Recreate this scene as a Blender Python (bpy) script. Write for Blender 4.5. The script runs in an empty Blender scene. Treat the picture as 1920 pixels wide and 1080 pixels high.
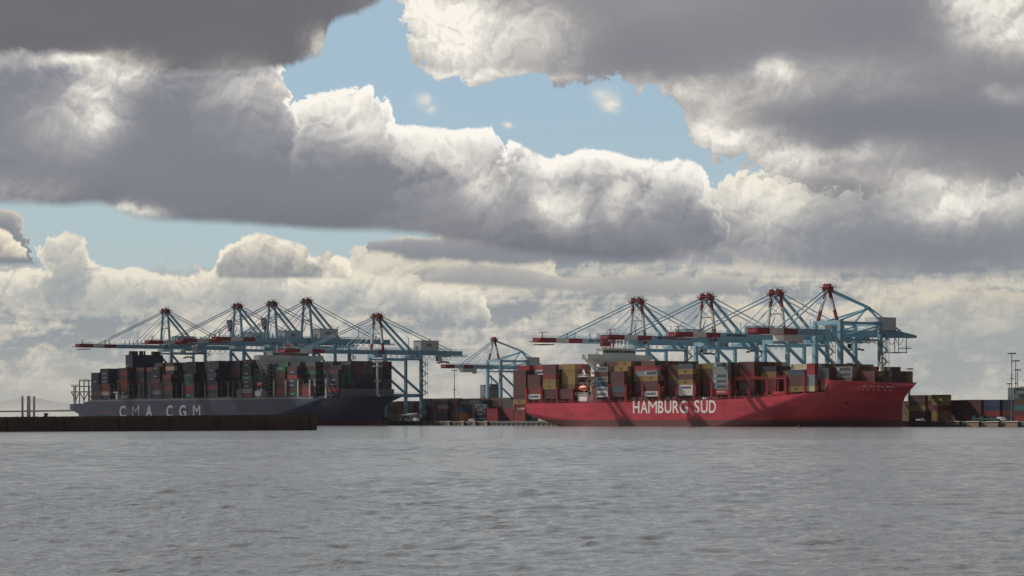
import bpy, bmesh, math, random
import numpy as np
from mathutils import Vector, Matrix

random.seed(7)
R = math.radians
C = bpy.context.scene.collection
sc = bpy.context.scene

# ------------------------------------------------------------------ camera
F_PX = 4840.0            # focal length in pixels of a 1920 wide frame
EYE = 3.0                # eye height above the water
HOR = 789.5              # horizon row in the photograph (1920 x 1080)
cam_d = bpy.data.cameras.new('camera')
cam = bpy.data.objects.new('camera', cam_d)
C.objects.link(cam)
cam.location = (0, 0, EYE)
cam.rotation_euler = (R(90), 0, 0)
cam_d.sensor_width = 36.0
cam_d.lens = 36.0 * F_PX / 1920.0
cam_d.shift_y = (HOR - 540.0) / 1920.0
cam_d.clip_start = 1.0
cam_d.clip_end = 60000.0
sc.camera = cam

# quay frame: AX runs along the quay (towards the bows), NX points out over the water
AX = Vector((0.597, -0.8022, 0)); NX = Vector((-0.8022, -0.597, 0))
OX = Vector((45.3, 1566.0, 0))
QROT = math.atan2(AX.y, AX.x)
def quay(s, w, z=0.0):
    p = OX + AX * s + NX * w
    return Vector((p.x, p.y, z))
def s_at(px, w):
    u = (px - 960.0) / F_PX
    return (u * (OX.y + NX.y * w) - OX.x - NX.x * w) / (AX.x - u * AX.y)
def depth(s, w):
    return (OX + AX * s + NX * w).y
def z_at(py, y):
    return EYE + (HOR - py) * y / F_PX

# ------------------------------------------------------------------ exposure, sun, sky
sc.view_settings.view_transform = 'Standard'
sc.view_settings.look = 'None'
sc.view_settings.exposure = 0.0
sc.view_settings.gamma = 1.0
sc.view_settings.use_curve_mapping = False

to_sun = (AX * -1.12 + NX * 0.33 + Vector((0, 0, 1.0))).normalized()
sun_d = bpy.data.lights.new('sun', 'SUN')
sun_d.energy = 5.0
sun_d.angle = R(0.5)
sun_d.color = (1.0, 0.93, 0.82)
sun = bpy.data.objects.new('sun', sun_d)
C.objects.link(sun)
sun.rotation_euler = to_sun.to_track_quat('Z', 'Y').to_euler()
SUN_EL = math.asin(to_sun.z); SUN_AZ = math.atan2(to_sun.x, to_sun.y)

world = bpy.data.worlds.new('World')
sc.world = world
world.use_nodes = True

class X:
    """small expression builder over shader nodes"""
    nt = None
    def __init__(s, sock): s.s = sock
    @staticmethod
    def put(sock, v):
        if isinstance(v, X): X.nt.links.new(v.s, sock)
        else: sock.default_value = v
    @staticmethod
    def m(op, a, b=None, c=None, clamp=False):
        n = X.nt.nodes.new('ShaderNodeMath'); n.operation = op; n.use_clamp = clamp
        X.put(n.inputs[0], a)
        if b is not None: X.put(n.inputs[1], b)
        if c is not None: X.put(n.inputs[2], c)
        return X(n.outputs[0])
    def __add__(s, o): return X.m('ADD', s, o)
    __radd__ = __add__
    def __sub__(s, o): return X.m('SUBTRACT', s, o)
    def __rsub__(s, o): return X.m('SUBTRACT', o, s)
    def __mul__(s, o): return X.m('MULTIPLY', s, o)
    __rmul__ = __mul__
    def __truediv__(s, o): return X.m('DIVIDE', s, o)
    def __neg__(s): return X.m('MULTIPLY', s, -1.0)
def clamp01(a): return X.m('ADD', a, 0.0, clamp=True)
def step(a, lo, hi):
    n = X.nt.nodes.new('ShaderNodeMapRange'); n.interpolation_type = 'SMOOTHSTEP'
    X.put(n.inputs['Value'], a); X.put(n.inputs['From Min'], lo); X.put(n.inputs['From Max'], hi)
    return X(n.outputs['Result'])
def comb(x, y, z=0.0):
    n = X.nt.nodes.new('ShaderNodeCombineXYZ')
    for i, v in enumerate((x, y, z)): X.put(n.inputs[i], v)
    return X(n.outputs[0])
def sep(v):
    n = X.nt.nodes.new('ShaderNodeSeparateXYZ'); X.put(n.inputs[0], v)
    return [X(o) for o in n.outputs]
def noise(v, scale, detail=4.0, rough=0.5, dist=0.0, dim='2D'):
    n = X.nt.nodes.new('ShaderNodeTexNoise'); n.noise_dimensions = dim
    X.put(n.inputs['Vector'], v); n.inputs['Scale'].default_value = scale
    n.inputs['Detail'].default_value = detail; n.inputs['Roughness'].default_value = rough
    n.inputs['Distortion'].default_value = dist
    return X(n.outputs['Fac']), X(n.outputs['Color'])
def voro(v, scale):
    n = X.nt.nodes.new('ShaderNodeTexVoronoi'); n.voronoi_dimensions = '2D'; n.feature = 'SMOOTH_F1'
    n.inputs['Smoothness'].default_value = 0.25
    X.put(n.inputs['Vector'], v); n.inputs['Scale'].default_value = scale
    return X(n.outputs['Distance'])
def mixc(f, a, b):
    n = X.nt.nodes.new('ShaderNodeMix'); n.data_type = 'RGBA'
    X.put(n.inputs[0], f)
    for i, v in ((6, a), (7, b)):
        if isinstance(v, X): X.nt.links.new(v.s, n.inputs[i])
        else: n.inputs[i].default_value = (*v, 1.0)
    return X(n.outputs[2])
def vadd(a, b, op='ADD'):
    n = X.nt.nodes.new('ShaderNodeVectorMath'); n.operation = op
    X.put(n.inputs[0], a); X.put(n.inputs[1], b)
    return X(n.outputs[0])
def vscale(a, f):
    n = X.nt.nodes.new('ShaderNodeVectorMath'); n.operation = 'SCALE'
    X.put(n.inputs[0], a); X.put(n.inputs['Scale'], f)
    return X(n.outputs[0])
def fcurve(x01, pts, ylo, yhi):
    n = X.nt.nodes.new('ShaderNodeFloatCurve')
    X.put(n.inputs['Value'], x01)
    cu = n.mapping.curves[0]
    pts = [(p[0] / 1920.0, (p[1] - ylo) / (yhi - ylo)) for p in pts]
    cu.points[0].location = pts[0]; cu.points[1].location = pts[-1]
    for p in pts[1:-1]: cu.points.new(*p)
    for p in cu.points: p.handle_type = 'AUTO_CLAMPED'
    n.mapping.update()
    return X(n.outputs[0]) * (yhi - ylo) + ylo
def srgb(r, g, b):
    f = lambda c: c / 12.92 if c <= 0.04045 else ((c + 0.055) / 1.055) ** 2.4
    return (f(r / 255), f(g / 255), f(b / 255))

def build_world():
    nt = world.node_tree
    nt.nodes.clear(); X.nt = nt
    out = nt.nodes.new('ShaderNodeOutputWorld')
    bg = nt.nodes.new('ShaderNodeBackground')
    nt.links.new(bg.outputs[0], out.inputs[0])
    bg.inputs['Strength'].default_value = 1.0
    sky = nt.nodes.new('ShaderNodeTexSky'); sky.sky_type = 'NISHITA'
    sky.sun_disc = False
    sky.sun_elevation = SUN_EL; sky.sun_rotation = SUN_AZ
    sky.altitude = 0; sky.air_density = 1.0; sky.dust_density = 1.0; sky.ozone_density = 1.0
    tc = nt.nodes.new('ShaderNodeTexCoord')
    d = X(tc.outputs['Generated'])
    dx, dy, dz = sep(d)
    az = X.m('ARCTAN2', dx, dy)
    el = X.m('ARCSINE', dz)
    U = az * (F_PX / 100.0) + 9.6              # one unit = a hundredth of 1.18 degrees
    V = HOR / 100.0 - el * (F_PX / 100.0)
    u01 = clamp01(U / 19.2)
    P = comb(U, V)
    # ---- clear sky behind the clouds (Nishita at 0.1, paler towards the horizon)
    clear = vscale(X(sky.outputs[0]), 0.085)
    clear = mixc(0.80, clear, (0.365, 0.515, 0.635))
    clear = mixc(step(V, 1.5, 5.2) * 0.85, clear, (0.44, 0.545, 0.56))
    clear = mixc(step(V, 4.6, 7.2), clear, (0.50, 0.50, 0.44))
    # ---- shared cloud relief
    wn, wc = noise(P, 0.8, 8.0, 0.62)
    warp = vscale(vadd(wc, (0.5, 0.5, 0.5), 'SUBTRACT'), 1.05)
    def relief(p):
        v1 = voro(p, 0.80); v2 = voro(p, 1.75); v3 = voro(p, 3.9); v4 = voro(p, 8.5)
        h = (1 - v1 * v1) * 0.50 + (1 - v2 * v2) * 0.30 + (1 - v3 * v3) * 0.17 + (1 - v4 * v4) * 0.085
        f, _ = noise(p, 9.0, 6.0, 0.65)
        return h + f * 0.12
    Pw = vadd(P, warp)
    H1 = relief(Pw)
    H2 = relief(vadd(Pw, (-0.05, -0.13, 0.0)))
    lit = clamp01((H1 - H2) * 2.5 + 0.40)       # lumps turned to the sun
    Ps = comb(U * 0.45, V * 1.25)
    slow, _ = noise(Ps, 0.62, 4.0, 0.5)
    fine, _ = noise(Pw, 1.6, 9.0, 0.66)
    soft, _ = noise(comb(U * 0.7, V), 1.3, 8.0, 0.62)
    streak, _ = noise(comb(U * 0.22, V * 1.6), 1.7, 5.0, 0.6)
    u01w = clamp01((U + (fine - 0.5) * 0.7 + (soft - 0.5) * 0.5 + (H1 - 0.8) * 0.5) / 19.2)
    eT = (H1 - 0.80)                            # about -0.3 .. 0.25
    col = clear; mask = X.m('MULTIPLY', U, 0.0)

    def layer(col, top, bot, base, hi, rim=0.5, amp=0.55, bamp=0.18, st=0.07, sb=0.16, litamt=0.5, var=0.25, edge=0.0, opac=1.0, dark=None, gain=1.0, rag=0.0):
        T = fcurve(u01w, top, -200, 1000) * 0.01
        B = fcurve(u01w if rag > 0.5 else u01, bot, -200, 1000) * 0.01
        d = V - T + eT * amp + (fine - 0.5) * 0.22
        db = B - V + (soft - 0.5) * bamp + ((fine - 0.5) * 0.9 + eT * 0.5) * rag
        a = step(d, 0.0, st) * step(db, 0.0, sb) * opac
        k = X.m('EXPONENT', X.m('MAXIMUM', d - rim * 0.35, 0.0) * (-1.0 / rim))
        k2 = X.m('EXPONENT', X.m('MAXIMUM', d, 0.0) * (-1.0 / (rim * 2.6)))
        br = k * (0.72 + lit * 0.62) * gain + (lit - 0.35) * k2 * litamt + (slow - 0.5) * var + edge
        br = clamp01(br)
        bc = base
        if dark is not None:
            bc = mixc(step(db, 0.0, dark[1]), dark[0], base)
        c = mixc(br, bc, hi)
        nonlocal mask
        mask = X.m('MAXIMUM', mask, a)
        return mixc(a, col, c)

    WH = srgb(250, 242, 228); CR = srgb(234, 226, 208)
    # ---- low broken cloud towards the horizon
    hz = clamp01((streak - 0.5) * 2.6 + (soft - 0.5) * 2.6 + (lit - 0.42) * 1.1 + 0.40)
    calm = step(V + (U - 9.6) * 0.05, 5.7, 7.0) * 0.36
    hz = hz * (1.0 - calm) + calm * 0.42
    low = mixc(hz, srgb(147, 153, 158), srgb(213, 206, 192))
    low = mixc(step(V, 6.2, 7.8) * 0.55, low, mixc(step(U, 4.0, 16.0), srgb(190, 184, 172), srgb(168, 171, 168)))
    la = step(V + (soft - 0.5) * 1.1 + eT * 0.7 + step(U, 6.4, 8.6) * 0.85, 4.95, 5.35); mask = la
    col = mixc(la, col, low)

    # right-hand lumps low over the yard
    col = layer(col, [(0, 900), (1180, 900), (1230, 660), (1330, 600), (1480, 575), (1600, 590), (1700, 560), (1790, 545), (1920, 560)],
                [(0, 700), (1240, 690), (1400, 700), (1920, 700)], srgb(160, 165, 168), srgb(222, 210, 188), rim=0.35, amp=0.7, sb=0.6, opac=0.6, bamp=0.5)
    # left bank over the far cranes
    col = layer(col, [(0, 520), (90, 505), (100, 470), (130, 442), (160, 448), (176, 492), (186, 502), (255, 508), (330, 522), (400, 503), (430, 495), (540, 500), (660, 500), (720, 520), (900, 540), (960, 900), (1920, 900)],
                [(0, 600), (200, 620), (700, 610), (1000, 640), (1920, 640)], srgb(158, 163, 166), CR, rim=0.34, amp=0.42, sb=0.7, litamt=0.8, bamp=0.6)
    # patch of cream light under the middle bank
    col = layer(col, [(0, 900), (600, 900), (655, 470), (700, 455), (800, 445), (1000, 445), (1040, 460), (1100, 900), (1920, 900)],
                [(0, 500), (640, 530), (800, 555), (1060, 560), (1920, 500)], srgb(182, 176, 165), srgb(222, 214, 196), rim=1.2, amp=0.3, sb=0.4, litamt=0.7, opac=0.9)
    # flat grey bases in the centre gap
    col = layer(col, [(0, 900), (760, 900), (800, 505), (850, 495), (960, 500), (1100, 520), (1200, 515), (1330, 515), (1400, 520), (1460, 900), (1920, 900)],
                [(0, 540), (780, 535), (1000, 548), (1300, 560), (1920, 560)], srgb(150, 152, 156), srgb(190, 186, 178), rim=0.16, amp=0.2, sb=0.12, litamt=0.2, bamp=0.1)
    # small cumulus, centre left
    col = layer(col, [(0, 900), (398, 900), (410, 505), (422, 475), (445, 450), (500, 441), (545, 450), (572, 458), (588, 482), (612, 470), (642, 480), (662, 512), (672, 900), (1920, 900)],
                [(0, 528), (670, 528), (1920, 528)], srgb(143, 146, 150), srgb(244, 234, 214), rim=0.26, amp=0.32, sb=0.1, litamt=0.9, bamp=0.08)
    # dark lump at the left edge
    col = layer(col, [(0, 398), (35, 402), (58, 412), (76, 436), (84, 470), (90, 900), (1920, 900)],
                [(0, 506), (84, 504), (1920, 506)], srgb(134, 139, 147), srgb(214, 206, 192), rim=0.10, amp=0.22, sb=0.1, litamt=0.35, bamp=0.06)
    col = layer(col, [(0, 432), (25, 436), (48, 446), (66, 462), (76, 480), (84, 900), (1920, 900)],
                [(0, 492), (74, 494), (1920, 492)], srgb(150, 150, 152), srgb(240, 228, 206), rim=0.28, amp=0.2, sb=0.1, litamt=0.8, bamp=0.06)
    # right cumulus field
    col = layer(col, [(0, 900), (1180, 900), (1215, 470), (1262, 410), (1310, 372), (1360, 350), (1420, 330), (1470, 318), (1540, 260), (1600, 240), (1780, 240), (1920, 240)],
                [(0, 500), (1255, 492), (1400, 512), (1560, 530), (1700, 532), (1920, 526)], srgb(143, 146, 153), srgb(236, 228, 210), rim=0.62, amp=0.6, sb=0.4, litamt=0.6, var=0.3, bamp=0.2)
    # second, lower grey base under the bank
    col = layer(col, [(0, 900), (655, 900), (690, 452), (800, 446), (1000, 440), (1250, 450), (1300, 460), (1330, 900), (1920, 900)],
                [(0, 470), (690, 478), (780, 492), (880, 497), (1050, 500), (1240, 499), (1330, 486), (1920, 480)], srgb(136, 139, 147), srgb(176, 174, 172), rim=0.10, amp=0.2, sb=0.14, litamt=0.2, bamp=0.16, rag=0.25)
    # the long middle bank with its bright towers
    col = layer(col, [(0, 60), (400, 60), (520, 112), (546, 150), (552, 208), (575, 186), (640, 182), (704, 164), (716, 180), (708, 218), (750, 236), (800, 242), (868, 246), (936, 240), (950, 264), (944, 290), (1000, 284), (1045, 298), (1100, 286), (1200, 298), (1302, 306), (1326, 332), (1346, 380), (1366, 430), (1378, 900), (1920, 900)],
                [(0, 396), (110, 400), (190, 396), (230, 408), (285, 424), (420, 428), (600, 440), (720, 442), (800, 450), (900, 466), (1000, 484), (1100, 492), (1220, 494), (1290, 488), (1345, 470), (1400, 430), (1920, 400)],
                srgb(129, 131, 140), srgb(254, 249, 240), rim=0.33, amp=0.34, sb=0.2, litamt=0.55, var=0.30, bamp=0.12, dark=(srgb(116, 118, 127), 0.9), gain=1.2, rag=0.1)
    # upper right deck
    col = layer(col, [(0, -400), (730, -400), (731, -400), (1920, -400)],
                [(0, -150), (725, -90), (742, 4), (762, 16), (776, 60), (784, 118), (800, 142), (840, 152), (900, 156), (1000, 150), (1100, 158), (1180, 156), (1210, 172), (1262, 190), (1290, 214), (1300, 258), (1330, 282), (1400, 300), (1440, 330), (1520, 352), (1640, 368), (1740, 352), (1920, 350)],
                srgb(138, 137, 142), WH, rim=0.5, amp=0.1, sb=0.10, litamt=0.0, var=0.25, bamp=0.4, rag=1.0)
    # upper left deck
    col = layer(col, [(0, -400), (1920, -400)],
                [(0, 130), (100, 122), (200, 134), (300, 148), (450, 150), (520, 140), (575, 128), (602, 118), (616, 66), (642, 46), (690, 34), (722, 4), (745, -100), (1920, -150)],
                srgb(109, 108, 113), srgb(150, 148, 148), rim=0.5, amp=0.1, sb=0.2, litamt=0.0, var=0.2, bamp=0.14, rag=0.35)

    # ---- lit and shaded masses inside the banks (place on the sky dome, size, tone)
    spots = [(150, 128, 62, 10, 1.0, 1), (185, 185, 42, 40, .75, 1), (200, 235, 30, 26, .6, 1), (130, 240, 75, 55, .35, 1), (245, 150, 45, 22, .7, 1), (460, 170, 60, 34, .4, 1),
             (40, 365, 90, 22, .25, 1), (230, 400, 60, 8, .6, 1), (260, 405, 40, 16, .5, 1),
             (600, 92, 20, 22, .9, 1), (1010, 55, 60, 40, .35, 1), (1060, 80, 50, 40, .2, 1), (838, 96, 66, 60, 1.05, 1), (795, 26, 60, 40, 1.1, 1), (895, 30, 60, 46, .55, 1), (950, 100, 80, 70, .45, 1), (960, 150, 120, 10, .6, 1),
             (1250, 170, 70, 16, .7, 1), (1330, 230, 52, 44, .75, 1), (1370, 270, 70, 26, .9, 1), (1455, 137, 36, 18, 1.0, 1), (1440, 180, 110, 24, .3, 1),
             (1860, 30, 70, 62, 1.1, 1), (1800, 10, 40, 50, .5, 1), (1880, 85, 44, 22, .7, 1), (1870, 192, 34, 14, .4, 1), (1580, 150, 130, 34, .22, 1),
             (1480, 300, 50, 24, .8, 1), (1600, 292, 90, 14, .6, 1), (1560, 325, 160, 14, .4, 1), (1720, 345, 60, 14, .6, 1), (1770, 400, 70, 44, .85, 1), (1850, 380, 80, 26, .5, 1),
             (1405, 372, 84, 40, .8, 1), (1300, 480, 40, 30, .25, 1), (1010, 330, 40, 30, .3, 1), (640, 206, 74, 30, 1.15, 1), (690, 255, 40, 24, .6, 1), (800, 285, 44, 26, .6, 1), (905, 335, 38, 44, .8, 1), (1062, 396, 46, 26, .85, 1), (1160, 376, 22, 34, .75, 1), (1016, 384, 18, 16, .6, 1), (1215, 388, 20, 14, .5, 1), (850, 305, 24, 20, .6, 1), (830, 262, 60, 16, .6, 1), (1180, 318, 120, 14, .6, 1), (1045, 305, 40, 14, .5, 1),
             
             (1640, 55, 170, 60, .55, 0), (1560, 225, 130, 34, .5, 0), (1180, 110, 150, 30, .25, 0), (420, 340, 200, 50, .25, 0), (1325, 435, 62, 52, .75, 0), (1800, 240, 210, 70, .7, 0), (1240, 90, 180, 40, .18, 0), (1790, 470, 190, 50, .55, 0), (1640, 470, 160, 44, .25, 0), (1190, 430, 100, 50, .3, 0), (560, 395, 250, 34, .3, 0), (60, 250, 80, 90, .15, 0), (400, 270, 130, 60, .2, 0)]
    lum = None; dk = None
    for cx, cy, rx, ry, am, up in spots:
        dxs = (U + (fine - 0.5) * 0.7 - cx / 100.0) * (100.0 / rx); dys = (V + (soft - 0.5) * 0.5 - cy / 100.0) * (100.0 / ry)
        g = X.m('EXPONENT', (dxs * dxs + dys * dys) * -0.8) * am
        if up: lum = g if lum is None else lum + g
        else: dk = g if dk is None else dk + g
    col = mixc(clamp01(lum * (0.40 + lit * 0.85) * mask), col, srgb(251, 245, 233))
    col = mixc(clamp01(dk * mask), col, srgb(122, 125, 136))
    wisp = None
    for cx, cy, rx, ry in ((1132, 184, 17, 15), (1146, 200, 13, 9), (792, 190, 13, 10), (812, 208, 10, 6), (954, 236, 8, 6), (520, 172, 10, 6)):
        dxs = (U + (fine - 0.5) * 0.5 - cx / 100.0) * (100.0 / rx); dys = (V + (soft - 0.5) * 0.4 - cy / 100.0) * (100.0 / ry)
        g = X.m('EXPONENT', (dxs * dxs + dys * dys) * -0.9) * 0.75
        wisp = g if wisp is None else wisp + g
    col = mixc(clamp01(wisp * (0.5 + lit)), col, srgb(236, 228, 214))
    # ---- the rest of the dome: broken grey cloud
    cover = step(slow + (soft - 0.5) * 0.4, 0.40, 0.62)
    gen = mixc(cover, vscale(X(sky.outputs[0]), 0.07), mixc(clamp01(lit * 0.9), (0.20, 0.205, 0.22), (0.42, 0.40, 0.38)))
    sunw = clamp01((dx * math.sin(SUN_AZ * 0.5) + dy * math.cos(SUN_AZ * 0.5)) * 0.9 + 0.1)
    gen = vscale(gen, sunw * 1.15 + 0.42)
    rest = mixc(step(el, 0.0, 0.02), (0.30, 0.31, 0.30), gen)
    away = X.m('MAXIMUM', step(X.m('ABSOLUTE', U - 9.6), 11.5, 15.0), step(-V, 0.6, 3.2))
    col = mixc(away, col, rest)
    nt.links.new(col.s, bg.inputs['Color'])
    world.cycles.sampling_method = 'MANUAL'
    world.cycles.sample_map_resolution = 512
build_world()
# ------------------------------------------------------------------ helpers
class MB:
    """collects boxes, beams and plates into one mesh"""
    def __init__(s): s.v = []; s.f = []; s.m = []
    def face(s, pts, mi=0):
        b = len(s.v); s.v += [tuple(p) for p in pts]; s.f.append(tuple(range(b, b + len(pts)))); s.m.append(mi)
    def box(s, x0, x1, y0, y1, z0, z1, mi=0):
        b = len(s.v)
        s.v += [(x0, y0, z0), (x1, y0, z0), (x1, y1, z0), (x0, y1, z0), (x0, y0, z1), (x1, y0, z1), (x1, y1, z1), (x0, y1, z1)]
        for q in ((0, 3, 2, 1), (4, 5, 6, 7), (0, 1, 5, 4), (1, 2, 6, 5), (2, 3, 7, 6), (3, 0, 4, 7)):
            s.f.append(tuple(b + i for i in q)); s.m.append(mi)
        return s
    def beam(s, p0, p1, w, h=None, mi=0, w1=None, h1=None):
        h = w if h is None else h
        w1 = w if w1 is None else w1; h1 = h if h1 is None else h1
        p0 = Vector(p0); p1 = Vector(p1); d = (p1 - p0).normalized()
        up = Vector((0, 0, 1)) if abs(d.z) < 0.98 else Vector((1, 0, 0))
        a = d.cross(up).normalized(); c = a.cross(d).normalized()
        b = len(s.v)
        for p, ww, hh in ((p0, w, h), (p1, w1, h1)):
            for i, j in ((-1, -1), (1, -1), (1, 1), (-1, 1)):
                s.v.append(tuple(p + a * (i * ww / 2) + c * (j * hh / 2)))
        for q in ((0, 1, 2, 3), (7, 6, 5, 4), (0, 4, 5, 1), (1, 5, 6, 2), (2, 6, 7, 3), (3, 7, 4, 0)):
            s.f.append(tuple(b + i for i in q)); s.m.append(mi)
        return s
    def tube(s, pts, r, n=6, mi=0):
        pts = [Vector(p) for p in pts]; rings = []
        for i, p in enumerate(pts):
            d = (pts[min(i + 1, len(pts) - 1)] - pts[max(i - 1, 0)]).normalized()
            up = Vector((0, 0, 1)) if abs(d.z) < 0.95 else Vector((1, 0, 0))
            a = d.cross(up).normalized(); c = a.cross(d)
            rr = r[i] if isinstance(r, (list, tuple)) else r
            rings.append(len(s.v))
            s.v += [tuple(p + (a * math.cos(k * 2 * math.pi / n) + c * math.sin(k * 2 * math.pi / n)) * rr) for k in range(n)]
        for i in range(len(rings) - 1):
            for k in range(n):
                s.f.append((rings[i] + k, rings[i] + (k + 1) % n, rings[i + 1] + (k + 1) % n, rings[i + 1] + k)); s.m.append(mi)
        s.f.append(tuple(rings[0] + k for k in range(n))); s.m.append(mi)
        s.f.append(tuple(rings[-1] + k for k in range(n))[::-1]); s.m.append(mi)
        return s
    def rail(s, pts, h=1.1, t=0.07, mi=0, every=2.0):
        for a, b in zip(pts, pts[1:]):
            a = Vector(a); b = Vector(b); up = Vector((0, 0, h))
            s.beam(a + up, b + up, t, mi=mi); s.beam(a + up * .5, b + up * .5, t * .8, mi=mi)
            n = max(1, int((b - a).length / every))
            for i in range(n + 1):
                q = a.lerp(b, i / n); s.beam(q, q + up, t, mi=mi)
        return s
    def mesh(s, name):
        me = bpy.data.meshes.new(name); me.from_pydata(s.v, [], s.f)
        me.polygons.foreach_set('material_index', s.m)
        return me
    def build(s, name, mats, parent=None, smooth=False, fix=True):
        me = s.mesh(name)
        for m in (mats if isinstance(mats, (list, tuple)) else [mats]): me.materials.append(m)
        if fix:
            bm = bmesh.new(); bm.from_mesh(me); bmesh.ops.recalc_face_normals(bm, faces=bm.faces); bm.to_mesh(me); bm.free()
        if smooth: me.polygons.foreach_set('use_smooth', [True] * len(me.polygons))
        return link(name, me, parent)

def link(name, data, parent=None):
    o = bpy.data.objects.new(name, data); C.objects.link(o)
    if parent is not None: o.parent = parent
    return o
def tag(o, label=None, cat=None, group=None, kind=None):
    if label: o['label'] = label
    if cat: o['category'] = cat
    if group: o['group'] = group
    if kind: o['kind'] = kind
    return o
def thing(name, label, cat, loc, rz=QROT, group=None):
    o = bpy.data.objects.new(name, None); C.objects.link(o)
    o.empty_display_size = 1.0
    o.location = loc; o.rotation_euler = (0, 0, rz)
    return tag(o, label, cat, group)
def copy_tree(o, parent=None):
    c = o.copy(); C.objects.link(c); c.parent = parent
    for ch in list(o.children): copy_tree(ch, c)
    return c

# ------------------------------------------------------------------ materials
def mat(name, col, rough=0.6, metal=0.0, wear=0.25, dirt=(0.10, 0.07, 0.05), scale=0.25, streak=True, per_obj=0.0, spec=0.4, bump=0.0):
    m = bpy.data.materials.new(name); m.use_nodes = True
    nt = m.node_tree; X.nt = nt
    b = nt.nodes['Principled BSDF']
    tc = nt.nodes.new('ShaderNodeTexCoord')
    mp = nt.nodes.new('ShaderNodeMapping'); nt.links.new(tc.outputs['Object'], mp.inputs[0])
    mp.inputs['Scale'].default_value = (1, 1, 0.22 if streak else 1)
    f, _ = noise(X(mp.outputs[0]), scale, 6.0, 0.62, dim='3D')
    f2, _ = noise(X(tc.outputs['Object']), scale * 0.23, 3.0, 0.5, dim='3D')
    c = mixc(step(f, 0.52, 0.78) * wear, col, dirt)
    hsv = nt.nodes.new('ShaderNodeHueSaturation')
    nt.links.new(c.s, hsv.inputs['Color'])
    v = (f2 - 0.5) * 0.5 + 1.0
    if per_obj:
        oi = nt.nodes.new('ShaderNodeObjectInfo')
        v = v + (X(oi.outputs['Random']) - 0.5) * per_obj
    nt.links.new(v.s, hsv.inputs['Value'])
    nt.links.new(hsv.outputs[0], b.inputs['Base Color'])
    b.inputs['Roughness'].default_value = rough; b.inputs['Metallic'].default_value = metal
    b.inputs['Specular IOR Level'].default_value = spec
    if bump:
        bn = nt.nodes.new('ShaderNodeBump'); bn.inputs['Strength'].default_value = bump; bn.inputs['Distance'].default_value = 0.1
        nt.links.new(f.s, bn.inputs['Height']); nt.links.new(bn.outputs[0], b.inputs['Normal'])
    return m
M = {}
M['crane_blue'] = mat('crane_blue_paint', (0.28, 0.48, 0.58), 0.45, wear=0.45, dirt=(0.16, 0.27, 0.33))
M['crane_red'] = mat('crane_red_paint', (0.27, 0.030, 0.042), 0.5, wear=0.25)
M['crane_white'] = mat('crane_white_paint', (0.72, 0.71, 0.68), 0.5, wear=0.2)
M['machine'] = mat('dark_machinery', (0.045, 0.05, 0.055), 0.6)
M['rail'] = mat('galvanised_rail', (0.20, 0.27, 0.30), 0.5, metal=0.0)
M['cable'] = mat('black_cable', (0.03, 0.03, 0.035), 0.7)
M['hull_red'] = mat('red_hull_paint', (0.50, 0.040, 0.068), 0.5, wear=0.28, dirt=(0.30, 0.05, 0.06), scale=0.12)
M['boot_red'] = mat('worn_brown_antifouling', (0.20, 0.055, 0.055), 0.75, wear=0.5, scale=0.15)
M['deck_red'] = mat('red_deck_paint', (0.42, 0.035, 0.05), 0.6)
M['hull_navy'] = mat('navy_hull_paint', (0.050, 0.062, 0.145), 0.5, wear=0.2, dirt=(0.05, 0.05, 0.09), scale=0.12)
M['boot_navy'] = mat('dull_red_antifouling', (0.16, 0.028, 0.045), 0.75, wear=0.4)
M['letter_white'] = mat('white_hull_lettering', (0.80, 0.78, 0.74), 0.6, wear=0.15)
M['letter_grey'] = mat('grey_white_hull_lettering', (0.64, 0.64, 0.65), 0.6, wear=0.15)
M['ship_white'] = mat('white_ship_paint', (0.78, 0.77, 0.74), 0.5, wear=0.18)
M['ship_grey'] = mat('grey_ship_steel', (0.19, 0.20, 0.21), 0.6)
M['ship_dark'] = mat('dark_ship_steel', (0.035, 0.035, 0.042), 0.7)
M['glass'] = mat('dark_window_glass', (0.02, 0.025, 0.03), 0.12, wear=0.0)
M['orange'] = mat('orange_red_lifeboat', (0.62, 0.12, 0.06), 0.4)
M['funnel_navy'] = mat('navy_funnel_paint', (0.022, 0.030, 0.075), 0.55)
M['concrete'] = mat('quay_concrete', (0.20, 0.19, 0.17), 0.9, scale=0.4, wear=0.5)
M['asphalt'] = mat('yard_asphalt', (0.06, 0.06, 0.06), 0.95, streak=False)
M['fender'] = mat('weathered_timber_fender', (0.30, 0.21, 0.15), 0.85, wear=0.5, scale=0.7)
M['fender_cap'] = mat('pale_fender_cap', (0.74, 0.72, 0.68), 0.7)
M['rust'] = mat('rusty_sheet_piling', (0.150, 0.092, 0.075), 0.9, wear=0.8, dirt=(0.050, 0.042, 0.040), scale=0.35, bump=0.4)
M['rubble'] = mat('dark_wet_rubble', (0.045, 0.042, 0.038), 0.9, streak=False, bump=0.5)
M['mast'] = mat('galvanised_mast', (0.22, 0.23, 0.24), 0.5)
M['bridge'] = mat('pale_bridge_concrete', (0.30, 0.29, 0.28), 0.85)
M['rubber'] = mat('black_rubber', (0.02, 0.02, 0.02), 0.8)
M['teal'] = mat('teal_paint', (0.08, 0.27, 0.27), 0.5)
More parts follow.
